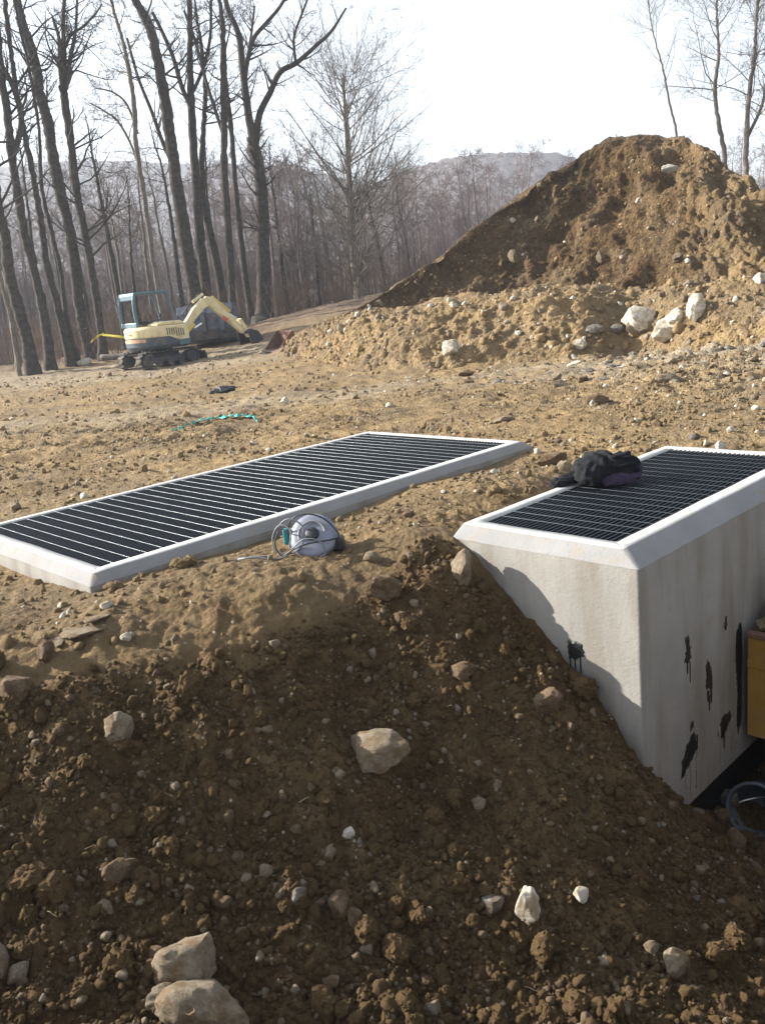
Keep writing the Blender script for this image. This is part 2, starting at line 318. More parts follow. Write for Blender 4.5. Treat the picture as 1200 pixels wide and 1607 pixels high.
def height(x, y):
    x = np.asarray(x, float); y = np.asarray(y, float); P = np.c_[x, y, np.zeros_like(x)]
    h = base_h(x, y); r = np.hypot(x, y); dg = np.zeros_like(x); k = y < 6.5; dg[k] = dug(x[k], y[k])
    def add(m, f):
        if m.any(): h[m] += f(m)
    add(dg > 0, lambda m: dg[m] * (.085 * fbm(P[m] * 2.6 + 5, 3) + .07 * fbm(P[m] * 7.5, 3, .55) + .022 * fbm(P[m] * 24, 2, .6, billow=True)))
    s, t = local(SL0, x, y); ds = np.maximum(np.maximum(-s, s - SLL), np.maximum(-t, t - SLW)); s2, t2 = local(BX0, x, y)
    db = np.maximum(np.maximum(-s2, s2 - BXL), np.maximum(-t2, t2 - BXW)); calm = smooth(.05, .55, np.minimum(ds, db)) * .75 + .25
    near = (1 - smooth(7, 14, r)) * (1 - dg)
    add(near > 0, lambda m: near[m] * calm[m] * (.045 * fbm(P[m] * 1.7 + 31, 3, .55) + .028 * fbm(P[m] * 8, 3, .6, billow=True)))
    fld = smooth(6, 11, r) * (1 - smooth(60, 90, r)) * (.55 + .9 * smooth(1, 7, x))
    add(fld > 0, lambda m: fld[m] * (.16 * fbm(P[m] * .55 + 3, 3, .55) + .15 * fbm(P[m] * (1.8, 3.0, 1), 4, .62, billow=True)))
    u = x * .94 + y * -.34; v = x * .34 + y * .94      # ruts of a tracked machine across the field on the left
    rut = np.exp(-((v - 10.4) / .28) ** 2) + np.exp(-((v - 8.9) / .28) ** 2); rut *= smooth(-1.2, -3.0, x) * (1 - dg)
    h += rut * (-.07 + .04 * np.sin(u * 2 * np.pi / .17))
    add(r > 90, lambda m: smooth(90, 200, r[m]) * 1.5 * fbm(P[m] * .05, 2))
    return h
def hit(px, py, tmin=1.2, tmax=80):
    d = ray(px, py); t = np.concatenate([np.linspace(tmin, 8, 130), np.linspace(8.1, tmax, 170)])
    for n in (40, 20):
        Q = EYEP + t[:, None] * d; k = max(1, int(np.argmax(Q[:, 2] < height(Q[:, 0], Q[:, 1])))); t = np.linspace(t[k - 1], t[k], n)
    Q = EYEP + t[:, None] * d; return Q[int(np.argmax(Q[:, 2] < height(Q[:, 0], Q[:, 1])))]
def hz(x, y): return float(height(np.array([x]), np.array([y]))[0])

# ------------------------------------------------------------------ ground: one sheet, fanned out from behind the camera
O0 = np.array([0.0, -0.6])
ang = np.concatenate([np.linspace(-180, -36, 60, endpoint=False), np.linspace(-36, 36, 530), np.linspace(36, 180, 61)[1:]])
rr = np.concatenate([np.linspace(.25, 2.3, 24, endpoint=False), np.linspace(2.3, 6.4, 350, endpoint=False), np.geomspace(6.4, 17, 210, endpoint=False), np.geomspace(17, 60, 90, endpoint=False), np.geomspace(60, 900, 40)])
A, Rg = np.meshgrid(np.radians(ang), rr); gx = (O0[0] + Rg * np.sin(A)).ravel(); gy = (O0[1] + Rg * np.cos(A)).ravel()
gz = height(gx, gy); na, nr = len(ang), len(rr)
i0 = (np.arange(nr - 1)[:, None] * na + np.arange(na - 1)[None]).ravel()
GF = np.c_[i0, i0 + na, i0 + na + 1, i0 + 1][:, ::-1]
def inside(o, w, l, m, x, y):
    s, t = local(o, x, y); return (s > -m) & (s < l + m) & (t > -m) & (t < w + m)
ins = inside(SL0, SLW, SLL, .055, gx, gy) | inside(BX0, BXW, BXL, .05, gx, gy)
GF = GF[~ins[GF].any(1)]
P2 = np.c_[gx, gy, np.zeros_like(gx)]; R2 = np.hypot(gx, gy)
worked = (1 - smooth(4.6, 6.2, gy + .35 * np.abs(gx))) * .55 * (.8 + .7 * fbm(P2 * 1.9 + 2, 3))      # half-dry spoil trodden round the vaults
moist_shade = np.clip(np.maximum(dug(gx, gy), worked) * (.85 + .35 * fbm(P2 * 1.3, 3)) + smooth(.05, .35, fbm(P2 * .8 + 9, 4)) * .35 * (R2 > 5), 0, 1)  # damp at the dig; field patches paint in the relief's shadow streaks
rubble = np.clip(smooth(2, 6.5, gx) * smooth(7.5, 10, gy) * (1 - smooth(16, 19, gy)) * (.55 + fbm(P2 * 1.1, 4)) + .8 * smooth(12, 13.5, gy) * (1 - smooth(14.5, 16, gy)) * (.45 + fbm(P2 * .7, 4)) + .55 * smooth(24, 27, gy) * (1 - smooth(31, 34, gy)) * smooth(3, -4, gx), 0, .85)
litter = np.clip(smooth(31, 36, gy + .5 * gx * 0 + 1.5 * fbm(P2 * .3, 3)), 0, 1)
ground = link("ground", np_mesh("ground", np.c_[gx, gy, gz], GF, {"moist": moist_shade, "rubble": rubble, "litter": litter}, True), M['soil'])
tag(ground, "dug brown soil and trodden tan earth of the building site", "ground", kind="structure")

# ------------------------------------------------------------------ spoil heap and the bank in front of it
def sheet(name, rows, cols, pos, amp_fn, mat_, attrs, flip=False):
    """pos(u, v) -> points; displaced along the sheet's own normals by amp_fn(points, u, v)"""
    U, Vv = np.meshgrid(np.linspace(0, 1, cols), np.linspace(0, 1, rows)); P = pos(U.ravel(), Vv.ravel())
    G = P.reshape(rows, cols, 3); du = np.gradient(G, axis=1); dv = np.gradient(G, axis=0); n = np.cross(du, dv); n /= np.maximum(np.linalg.norm(n, axis=2), 1e-9)[..., None]
    P = P + n.reshape(-1, 3) * amp_fn(P, U.ravel(), Vv.ravel())[:, None]
    i = (np.arange(rows - 1)[:, None] * cols + np.arange(cols - 1)[None]).ravel(); F = np.c_[i, i + 1, i + cols + 1, i + cols]
    o = link(name, np_mesh(name, P, F, {k: f(P, U.ravel(), Vv.ravel()) for k, f in attrs.items()}, True), mat_); return o, P.reshape(rows, cols, 3)
def curve_fn(pts):
    C = catmull(pts, 24); s = np.r_[0, np.cumsum(np.linalg.norm(np.diff(C, axis=0), axis=1))]; s /= s[-1]
    return lambda u: np.c_[[np.interp(u, s, C[:, k]) for k in range(3)]].T
crest = curve_fn([at(430, 540, 26.5) + (0, 0, -.9), at(500, 512, 25.8), at(562, 483, 25.2), at(640, 437, 26), at(705, 392, 26.7), at(770, 338, 27.2), at(832, 292, 27.4), at(890, 255, 27.3), at(935, 228, 27), at(985, 210, 26.5), at(1045, 211, 25.6),
                  at(1100, 227, 24.3), at(1150, 262, 23), at(1205, 312, 22), at(1290, 392, 21), at(1420, 480, 20)])
foot = curve_fn([at(470, 540, 24) + (0, 0, -.8), at(520, 525, 23.2) + (0, 0, -.6), at(580, 505, 22.9) + (0, 0, -.5), at(690, 492, 23.4) + (0, 0, -.5), at(800, 480, 23.8) + (0, 0, -.5), at(900, 474, 23.2) + (0, 0, -.5), at(1000, 464, 21.4) + (0, 0, -.5),
                 at(1070, 456, 19.4) + (0, 0, -.5), at(1180, 445, 18.2) + (0, 0, -.5), at(1290, 440, 17.5) + (0, 0, -.5), at(1420, 470, 17) + (0, 0, -.5)])
def mound_pos(u, v):                            # v: 0 foot .. 0.62 crest .. 1 back foot
    c = crest(u); f = foot(u); b = c * (1, 1, 0) + np.c_[u * 2, 6.5 + 0 * u, -1.0 + 0 * u]
    a = np.clip(v / .62, 0, 1)[:, None]; prof = a ** .92
    st = smooth(.72, .45, u); ho = st * (1 - (1 - a[:, 0]) ** 2.0) + (1 - st) * a[:, 0] ** 1.1     # undercut, steeper face on the left
    front = f + (c - f) * np.c_[ho, ho, prof[:, 0]]
    k = np.clip((v - .62) / .38, 0, 1)[:, None]; back = c + (b - c) * np.c_[k[:, 0], k[:, 0], k[:, 0] ** 1.4]
    return np.where(v[:, None] <= .62, front, back)
def mound_amp(P, u, v):
    rim = 1 - .5 * np.exp(-((v - .62) / .035) ** 2)
    Q = P * (1, 1, .38)
    runnel = fbm(Q * (1.3, 1.3, 1.3) + 4, 4, .55, billow=True)
    blocks = fbm(P * .55 + 11, 3, .5); fine = fbm(P * 3.4, 5, .6, billow=True)
    gully = smooth(.02, .3, fbm(P * (.5, .5, .3) + 40, 2)); scarp = .28 * (smooth(.42, .47, v + .06 * np.sin(u * 19) + .05 * fbm(P * .9, 2)) * smooth(.45, .6, u) * (1 - smooth(.6, .64, v)))
    return rim * (1 - .45 * smooth(.55, .3, u)) * (.62 * blocks + .30 * runnel + .16 * fine - .45 * gully * (u > .25) + scarp) * smooth(0, .12, u)
mound, MG = sheet("spoil_heap", 300, 420, mound_pos, mound_amp, soil_material("heap_soil", .35),
                  {"moist": lambda P, u, v: np.clip(.9 - .5 * smooth(.55, .85, u) * (v < .62) + .5 * fbm(P * .8, 4) - .5 * smooth(.6, .66, v), 0, 1), "rubble": lambda P, u, v: np.clip(.3 * fbm(P * .9 + 7, 3) + .12 * (v > .6), 0, 1), "litter": lambda P, u, v: .6 * smooth(.6, .7, v) * smooth(.6, .3, u)})  # shade painted into the heap's soil tone: dark left face, paler sunlit right
tag(mound, "tall brown spoil heap with a steep crumbling face", "dirt heap", kind="structure")
toes, tops = [], []
for tx, ty, ux, uy, dY in ((418, 560, 424, 553, .7), (462, 567, 487, 519, 2.0), (510, 573, 530, 500, 2.4), (560, 578, 570, 491, 2.5), (640, 579, 640, 488, 2.4), (700, 578, 700, 474, 2.4), (760, 575, 760, 464, 2.4), (850, 568, 850, 457, 2.4), (920, 562, 920, 452, 2.4), (1000, 556, 1000, 452, 2.4), (1070, 551, 1070, 447, 2.4), (1200, 542, 1200, 436, 2.5), (1420, 530, 1420, 440, 2.6)):
    p = hit(tx, ty); toes.append(p + (0, 0, -.12)); tops.append(at(ux, uy, p[1] + dY))
toe_l, top_l = curve_fn(toes), curve_fn(tops)
def bank_pos(u, v):
    t = toe_l(u); c = top_l(u); a = np.clip(v / .68, 0, 1); k = np.clip((v - .68) / .32, 0, 1)
    S = np.c_[a, a, np.sin(a * np.pi / 2) ** 1.25]; p = t + (c - t) * S
    return p + np.c_[0 * k, 5.5 * k, -.35 * k * k]
def bank_amp(P, u, v):
    e = smooth(0, .1, u) * smooth(0, .07, v)
    return e * (.24 * fbm(P * .75 + 21, 3) + .22 * fbm(P * 1.9 + 2, 4, .55) + .10 * fbm(P * 4.5, 4, .6)) - .03
bank, BG = sheet("spoil_bank", 170, 560, bank_pos, bank_amp, soil_material("bank_soil", .5),
                 {"moist": lambda P, u, v: np.clip(.06 + .45 * fbm(P * .9 + 50, 4), 0, .5), "rubble": lambda P, u, v: np.clip(.25 * fbm(P * 1.4 + 3, 3), 0, 1), "litter": lambda P, u, v: .75 * smooth(.22, .05, u) * smooth(.0, .3, v)})
tag(bank, "low lit bank of loose tan earth before the heap", "dirt bank", kind="structure")

# ------------------------------------------------------------------ hills beyond
def hill(name, ridge, depth_back, label):
    R = curve_fn(ridge)
    def pos(u, v):
        c = R(u); a = np.clip(v / .7, 0, 1); k = np.clip((v - .7) / .3, 0, 1)
        f = c * (1, 1, 0) + np.c_[0 * u, -.42 * c[:, 1], -18 + 0 * u]
        return f + (c - f) * np.c_[a, a, a ** 1.1] + np.c_[0 * k, depth_back * k, -30 * k * k]
    o, _ = sheet(name, 90, 260, pos, lambda P, u, v: 6 * fbm(P * .012, 3) * smooth(.0, .3, v) * (1 - smooth(.5, .7, v)) + 2.6 * np.abs(fbm(P * .21, 3, .6)), M['hill'], {})
    return tag(o, label, "hill", kind="structure")
hill("hill", [at(-900, 420, 520), at(-500, 330, 520), at(-200, 285, 520), at(0, 262, 520), at(150, 252, 520), at(300, 258, 520), at(430, 262, 510), at(560, 285, 500), at(700, 330, 480), at(850, 380, 470)], 120, "far wooded hill behind the tall trees")
hill("hill", [at(380, 400, 400), at(520, 330, 400), at(620, 275, 400), at(700, 250, 400), at(760, 242, 400), at(830, 240, 400), at(880, 243, 400), at(950, 262, 400), at(1100, 300, 400), at(1400, 330, 400), at(1800, 400, 400)], 100, "rounded wooded hill beside the spoil heap")

# ------------------------------------------------------------------ the two concrete vaults with steel gratings
def P3(o, s, t, z): return o + s * D + t * NN + np.array([0, 0, z - o[2]])
def twisted_rod(L, r=.0029, pitch=.05):
    n = int(L / .0085); x = np.linspace(0, L, n); a = x / pitch * 2 * np.pi
    V = np.array([[(xi, r * math.cos(ai + q), r * math.sin(ai + q)) for q in (0, np.pi / 2, np.pi, 1.5 * np.pi)] for xi, ai in zip(x, a)]).reshape(-1, 3)
    i = np.arange(n - 1)[:, None] * 4; j = np.arange(4)[None]
    return np_mesh("cross_rod", V, np.stack([i + j, i + (j + 1) % 4, i + 4 + (j + 1) % 4, i + 4 + j], -1).reshape(-1, 4))
def vault(name, o, W, L, flat, cham, drop, zbot, label, rodoff, part_label=None):
    """o: inner corner of the grate; flat rim all round, then a chamfer (near, right, far, left), then upright walls"""
    root = empty(name, o, YAW); tag(root, label, "concrete vault", None)
    def ring(e, z): return [(-e[0], -e[1], z), (L + e[2], -e[1], z), (L + e[2], W + e[3], z), (-e[0], W + e[3], z)]
    def strip(rings, sub=1):
        m = MB()
        for a, b in zip(rings[:-1], rings[1:]): m.add(a + b, [(i, (i + 1) % 4, 4 + (i + 1) % 4, 4 + i) for i in range(4)])
        return m
    f4 = [flat] * 4; c4 = [flat + c for c in cham]
    # painted rim: inner lip, flat top, chamfer - subdivided and slightly uneven
    def side_mesh(ringlist, seg, jit, seed):
        V = []; F = []; n = len(ringlist); rng = np.random.RandomState(seed); per = seg * 4
        for k, R in enumerate(ringlist):
            R = np.array(R)
            for q in range(4):
                for t in np.linspace(0, 1, seg, endpoint=False): V.append(R[q] + (R[(q + 1) % 4] - R[q]) * t)
        V = np.array(V); V += np.c_[0 * V[:, :2], jit * fbm(V * 3.1 + seed, 3)] if jit else 0
        for k in range(n - 1):
            for i in range(per): F.append((k * per + i, k * per + (i + 1) % per, (k + 1) * per + (i + 1) % per, (k + 1) * per + i))
        return V, F
    in_lip = ring([-.002] * 4, -.035); in_top = ring([0] * 4, 0)
    fl = ring([flat - .004] * 4, 0); fl2 = ring([flat] * 4, -.004); ch = ring([x - .003 for x in c4], -drop); ch2 = ring(c4, -drop - .005)
    V, F = side_mesh([in_lip, in_top, fl, fl2], 40, .004, 3); V[:, :2] += .0018 * np.c_[fbm(V * 9, 3), fbm(V * 9 + 5, 3)]; rim = link("rim", np_mesh("rim", V, F), M['rim_paint'], root)
    V, F = side_mesh([fl2, ch, ch2], 60, .004, 3); V[:, 2] += .0025 * fbm(V * 14, 3); link("chamfer", np_mesh("chamfer", V, F), M['chamfer'], root)
    V, F = side_mesh([ch2, ring(c4, -drop - .012)] + [ring([x + .004 for x in c4], -drop - .012 + (zbot + drop + .012) * k / 34) for k in range(1, 35)], 60, 0, 5)
    edge = np.minimum.reduce([np.hypot(V[:, 0] - x, V[:, 1] - y) for x in (-c4[0], L + c4[2]) for y in (-c4[1], W + c4[3])]); chip = np.exp(-(edge / .02) ** 2) * smooth(.05, .35, fbm(V * (0, 0, 9) + 3, 3)) * .007
    cen = V[:, :2] - np.array([L / 2, W / 2]); V = V + np.c_[.003 * fbm(V * 2 + 9, 2) + .0012 * fbm(V * 14, 2), .003 * fbm(V * 2 + 3, 2) + .0012 * fbm(V * 14 + 7, 2), 0 * V[:, 0]] - np.c_[np.sign(cen) * chip[:, None], 0 * chip]
    wall = link("wall", np_mesh("wall", V, F), M['concrete'], root)
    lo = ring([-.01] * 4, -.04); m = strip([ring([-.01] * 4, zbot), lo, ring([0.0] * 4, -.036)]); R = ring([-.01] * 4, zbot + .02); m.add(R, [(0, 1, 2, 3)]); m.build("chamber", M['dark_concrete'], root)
    m = MB()
    for z0 in (-.036,): m.box(0.001, L - .001, .001, .022, z0, z0 + .004).box(0.001, L - .001, W - .022, W - .001, z0, z0 + .004)
    m.build("seat_angle", M['bar'], root)
    # grating: upright bearing bars along the vault, twisted rods across them
    bm_ = MB().box(.006, L - .006, -.0027, .0027, -.031, -.003); bar = None; nb = int(W / .03)
    for k in range(nb):
        y = (k + .5) * W / nb
        if bar is None: bar = bm_.build("bearing_bar", M['bar'], root); q = bar
        else: q = bar.copy(); COL.objects.link(q); q.parent = root
        q.location = (0, y, 0)
    rod = twisted_rod(W - .012); rod.materials.append(M['rod'])
    k = 0; x = rodoff + .1
    while x < L - .02:
        q = link("cross_rod", rod, None, root); q.location = (x, .006, -.003); q.rotation_euler = (rs.uniform(0, 6.28), 0, math.pi / 2); x += .1
    return root
slab = vault("grated_vault", SL0, SLW, SLL, .07, (.05, .05, .06, .05), .05, -.9, "long low concrete vault with white rim and dark steel grate", -.02)
boxv = vault("grated_vault", BX0, BXW, BXL, .075, (.06, .105, .08, .03), .062, -1.43, "tall exposed concrete vault with grated top beside the pit", .039)
E0 = np.array([-.135 - .004, -.18 - .004])                     # outer near corner of the tall vault's walls (s, t)
def splat(name, face, cs, cz, pts, drips, label=None, mat_='tar'):
    """tar daubed on a wall: ragged outline, thin but raised; face 'front' (plane s) or 'right' (plane t)"""
    P = np.array(pts, float) * (.86 if name == 'tar_patch' else 1); P = np.vstack([P, P[:1]]); q = []; drips = [(x * .86, z * .8, L_ * .75, w_) for x, z, L_, w_ in drips]
    rng = np.random.RandomState(int(abs(cs * 1000 + cz * 77)) + 1)
    for a, b in zip(P[:-1], P[1:]):
        n = max(3, int(np.linalg.norm(b - a) / .008))
        for t in np.linspace(0, 1, n, endpoint=False): q.append(a + (b - a) * t + rng.normal(0, .0055, 2))
    m = MB(); c = np.mean(q, 0); n = len(q)
    def W3(p, h):
        u, z = cs + p[0], cz + p[1]
        return (E0[0] - h, u, z) if face == 'front' else (u, E0[1] - h, z)
    def blob(q, c):
        n = len(q); m.add([W3(c, .005)] + [W3(c + (p - c) * .8, .0045) for p in q] + [W3(p, .0005) for p in q],
              [(0, 1 + i, 1 + (i + 1) % n) for i in range(n)] + [(1 + i, 1 + n + i, 1 + n + (i + 1) % n, 1 + (i + 1) % n) for i in range(n)])
    blob(q, c)
    for x, z, L, w in drips:
        blob([np.array(p) for p in ((x - w, z), (x + w, z), (x + w * .8, z - L * .6), (x + w * .5, z - L), (x - w * .5, z - L), (x - w, z - L * .5))], np.array((x, z - L * .5)))
    o = m.build(name, M[mat_], boxv)
    if label: o["label"] = label
    return o
zb = BX0[2]
splat("tar_patch", 'front', .16, -.525, [(-.05, .035), (-.02, .06), (.03, .055), (.055, .04), (.05, .0), (.04, -.05), (0, -.055), (-.03, -.03), (-.065, -.02)], [(.035, -.04, .09, .003), (.005, -.04, .12, .003), (-.03, -.02, .13, .003)], "black tar patch with drips on the sunlit front")
def rs_(px): return px
splat("tar_patch", 'right', .278, -.60, [(-.015, .10), (.02, .09), (.03, .02), (.05, -.05), (.01, -.08), (-.03, -.05), (-.012, 0)], [(.0, -.08, .07, .006), (.03, -.07, .16, .0025)])
splat("tar_patch", 'right', .49, -.84, [(-.02, .09), (.0, .14), (.05, .06), (.06, -.04), (.02, -.07), (-.03, -.02)], [(.0, -.06, .09, .012), (.04, -.05, .13, .01), (.015, -.1, .12, .006)])
splat("tar_patch", 'right', .285, -1.15, [(-.09, -.02), (-.03, .06), (.06, .12), (.085, .09), (.10, .02), (.05, -.05), (.0, -.07), (-.04, -.1), (-.10, -.13), (-.085, -.07)], [(.09, .05, .16, .004), (.1, .09, .12, .003)], "broad slanting tar patch low on the shaded side")
splat("tar_patch", 'right', .665, -1.17, [(-.08, -.03), (-.03, .07), (.06, .08), (.12, .04), (.06, -.02), (.0, -.08), (-.06, -.07)], [(.0, -.05, .12, .003)])
splat("tar_patch", 'right', .685, -.60, [(-.012, .03), (.015, .045), (.02, -.01), (.0, -.04), (-.018, -.02)], [])
splat("tar_patch", 'right', .32, -1.005, [(-.012, .018), (.014, .02), (.016, -.012), (-.01, -.02)], [])
splat("tar_strip", 'right', .835, -.95, [(-.02, .26), (.03, .30), (.045, .15), (.04, -.3), (.0, -.34), (-.015, -.28), (-.005, -.1), (-.03, .1)], [(.0, -.35, .08, .006)], "tall black tar strip beside the yellow steel bin")
for (u, z, L, w) in ((.30, -1.3, .22, .004), (.36, -1.28, .24, .003), (.25, -1.25, .16, .003), (.62, -1.25, .2, .004), (.68, -1.24, .18, .003), (.76, -1.25, .2, .003)):
    splat("tar_run", 'right', u, z, [(-w, L / 2), (w, L / 2), (w * .7, -L / 2), (-w * .7, -L / 2)], [], None, 'stain')
m = MB().box(-.10, BXL + .1, -.13, BXW + .05, -1.75, -1.434); m.build("footing", M['tar'], boxv)  # recessed block below the wall, coloured black with the daubs' material

# ------------------------------------------------------------------ yellow bin, pail and rubble in the pit
def bx(s, t, z): return BX0 + s * D + t * NN + np.array([0, 0, z])
ybin = empty("steel_bin", bx(.865, E0[1] - .04, -1.29), YAW); tag(ybin, "yellow steel bin standing against the shaded vault wall", "steel bin")
m2 = MB(); m2.box(0, .006, -.8, 0, 0, .57).box(.006, .9, -.006, 0, 0, .57).box(.006, .9, -.8, -.794, 0, .57).box(.894, .9, -.794, -.006, 0, .57).box(.006, .894, -.794, -.006, 0.002, .01)
m2.build("shell", M['yellow_steel'], ybin)
MB().box(-.03, .02, -.82, .0, .572, .60).box(.88, .93, -.82, 0, .572, .6).build("top_rail", M['rust'], ybin, .004)
MB().box(-.012, -.001, -.8, -.0, .40, .44, ).build("stiffener", M['yellow_steel'], ybin, .003)
MB().box(.01, .89, -.79, -.01, .50, .58).build("fill", M['soil'], ybin)
for lx in (.08, .74):
    for ly in (-.74, -.16): MB().box(lx, lx + .1, ly, ly + .1, -.75, -.003).build("leg", M['steel_dark'], ybin, .006)

pail_p = hit(1182, 1300); pail = empty("plastic_pail", pail_p + (0.05, .05, .1)); tag(pail, "grey plastic pail lying on its side in the pit", "pail")
pail.rotation_euler = (rad(68), rad(-18), rad(-28))
def lathe(prof, k=36): 
    V = [(r * math.cos(a), r * math.sin(a), z) for r, z in prof for a in np.arange(k) * 2 * np.pi / k]
    F = [(i * k + j, i * k + (j + 1) % k, (i + 1) * k + (j + 1) % k, (i + 1) * k + j) for i in range(len(prof) - 1) for j in range(k)]
    return V, F
MB().add(*lathe([(.001, -.16), (.115, -.16), (.12, -.15), (.135, .13), (.131, .13), (.115, -.15), (.001, -.152)])).build("body", M['pail'], pail, smoothed=True)
MB().add(*lathe([(.135, .10), (.146, .102), (.146, .112), (.137, .114), (.137, .128), (.148, .131), (.148, .141), (.13, .141), (.13, .10)])).build("rim", M['pail_rim'], pail, smoothed=True)
MB().tube([(.15 * math.cos(a), .15 * math.sin(a) * .25 - .10 * 0, .10 - .14 * math.sin(a)) for a in np.linspace(0, math.pi, 20)], .0035, 6).build("handle", M['steel_bright'], pail)

def wander_(p, d, L): return [p + (0, 0, .004), p + d * L * .35 + (0, 0, .006), p + d * L * .7 + (.004, 0, .01), p + d * L + (.0, .006, .004)]
# ------------------------------------------------------------------ stones and clods
def lump_mesh(name, seed, sub, rough=.35, flat=1.0, angular=0.0):
    V, F = sub; rng = np.random.RandomState(seed); d = V.copy()
    r = 1 + rough * fbm(d * 1.15 + rng.uniform(0, 90, 3), 3, .6)
    if angular:
        for _ in range(9):                      # knock flat facets off
            n = rng.normal(size=3); n /= np.linalg.norm(n); c = rng.uniform(.56, .85); h = d @ n; r = np.where(h * r > c, r - (h * r - c) / np.maximum(h, .2) * angular, r)
    r = r + .07 * fbm(d * 4 + seed, 2); P = d * r[:, None] * (1, 1, flat); return P, F
STONES = [lump_mesh("stone", 100 + k, ICO4, .55, .78, .88) for k in range(14)]
CLODS = [lump_mesh("clod", 200 + k, ICO4, .7, .9, .3) for k in range(10)]
def crust(P, seed): return P * (1 + .30 * fbm(P * 2.4 + seed, 4, .72, billow=True))[:, None]
CLODS = [(crust(P, i), F) for i, (P, F) in enumerate(CLODS)]
_mesh_cache = {}
def stone_mesh(kind, k, matname):
    key = (kind, k, matname)
    if key not in _mesh_cache:
        P, F = (STONES if kind == 's' else CLODS)[k]; me = np_mesh("stone" if kind == 's' else "dirt_clod", P, F, None, True); me.set_sharp_from_angle(angle=rad(38)); me.materials.append(M[matname]); _mesh_cache[key] = me
    return _mesh_cache[key]
def put_stone(px, py, w, h, matname, label, cat="stone", kind='s', group=None, rot=None, p=None, sink=.42, k=None, deep=.8):
    """a stone about w x h photo pixels large, resting on the ground under that sight line (its foot at py)"""
    if p is None: p = hit(px, py)
    dist = float((p - EYEP) @ _fw); sx = w / FPX * dist / 2; szz = h / FPX * dist / 2
    k = rs.randint(14 if kind == 's' else 10) if k is None else k
    o = link("stone" if kind == 's' else "dirt_clod", stone_mesh(kind, k, matname)); o.location = p + (0, 0, szz * (1 - sink))
    o.scale = (sx * 1.12, (sx + szz) * .5 * deep * 1.15, szz * 1.3); o.rotation_euler = rot or (rs.uniform(-.15, .15), rs.uniform(-.2, .2), rs.uniform(-.5, .5))
    return tag(o, label, cat, group)
named = [  # px, py(foot), w, h, material, label
 (595, 1196, 104, 62, 'stone', "flat tan stone alone in the middle of the dug slope", None),
 (190, 1158, 42, 58, 'stone', "upright pale stone on the left of the dug slope", None),
 (24, 1096, 52, 54, 'stone_brown', "brown boulder at the left edge below the crest", None),
 (294, 1536, 108, 78, 'stone', "large rounded stone just above the biggest stone at the bottom", None),
 (318, 1612, 122, 100, 'stone', "biggest stone at the bottom of the slope", None),
 (262, 1574, 54, 42, 'stone', "small stone left of the biggest stone at the bottom", None),
 (6, 1524, 26, 62, 'stone', "pale slab cut by the left edge near the bottom", None),
 (28, 1536, 36, 38, 'stone', "angular stone beside the pale slab at the left edge", None),
 (536, 1434, 34, 52, 'stone_brown', "tall brown stone of a leaning pair low on the slope", None),
 (558, 1446, 24, 34, 'stone_brown', "short brown stone of a leaning pair low on the slope", None),
 (826, 1438, 40, 62, 'stone_white', "upright whitish stone low on the right of the slope", None),
 (913, 1408, 22, 26, 'stone_white', "small white stone right of the upright whitish stone", None),
 (776, 1426, 38, 36, 'stone_grey', "dark grey stone left of the upright whitish stone", None),
 (1060, 1524, 46, 52, 'stone', "pale blocky stone near the lower right corner", None),
 (1022, 1492, 22, 20, 'stone', "small pale stone left of the blocky stone, lower right", None),
 (680, 1592, 28, 28, 'stone', "small grey stone at the bottom edge, middle", None),
 (960, 1580, 24, 12, 'stone', "thin flat pebble near the bottom edge, right", None),
 (520, 1546, 28, 22, 'stone', "round pebble right of the large stones at the bottom", None),
 (468, 1416, 26, 36, 'stone_grey', "thin grey flake leaning on the slope left of the brown pair", None),
 (548, 1314, 18, 24, 'stone_white', "small white stone in the middle of the lower slope", None),
 (517, 1346, 18, 26, 'stone', "narrow pale stone below left of the small white stone", None),
 (418, 1372, 26, 24, 'stone', "tan stone left of centre on the lower slope", None),
 (190, 1378, 48, 44, 'stone_brown', "brown stone with a pale tip on the left lower slope", None),
 (28, 1390, 30, 24, 'stone_grey', "grey stone near the left edge of the lower slope", None),
 (752, 1268, 22, 24, 'stone', "round tan stone on the slope below the flat stone, right", None),
 (727, 1060, 40, 26, 'stone_brown', "wedge of brown stone on the upper slope near the vault", None),
 (585, 1030, 18, 20, 'stone', "small pale stone high on the middle of the slope", None),
 (630, 976, 26, 28, 'stone_brown', "brown stone below the crest, left of the vault", None),
 (860, 1108, 46, 40, 'stone_brown', "rusty stone on the slope beside the vault's sunlit face", None),
 (895, 1146, 14, 24, 'stone', "narrow pale stone on the slope near the vault's lower edge", None),
 (727, 906, 34, 66, 'stone', "tall tan stone wedged against the vault's front corner", None),
 (74, 1032, 28, 36, 'stone_brown', "upright stone on the crest, left", None),
 (602, 935, 54, 40, 'stone_brown', "wide brown clump of stone on the crest left of the vault", None),
 (26, 800, 20, 14, 'stone', "small pale stone beyond the long vault, far left", None),
 (866, 728, 46, 26, 'stone_brown', "brown rock behind the vault left of the black jacket", None),
 (885, 740, 22, 26, 'stone', "tan stone tucked beside the black jacket", None),
 (1130, 706, 14, 20, 'stone_white', "pale round stone behind the tall vault's rear rim", None),
 (1088, 690, 22, 16, 'stone_grey', "grey flake behind the tall vault's rear rim", None),
 (1142, 1262, 30, 30, 'stone_grey', "grey stone in the pit left of the pail", None),
 (1132, 1290, 26, 26, 'stone_brown', "brown stone at the pit's edge below the vault", None),
 (1152, 1332, 34, 40, 'stone_brown', "rounded brown stone in front of the pail", None),
 (1092, 1278, 26, 14, 'stone', "flat tan stone at the foot of the vault's shaded wall", None),
]
for px, py, w, h, mt, lab, _ in named: put_stone(px, py, w, h, mt, lab)
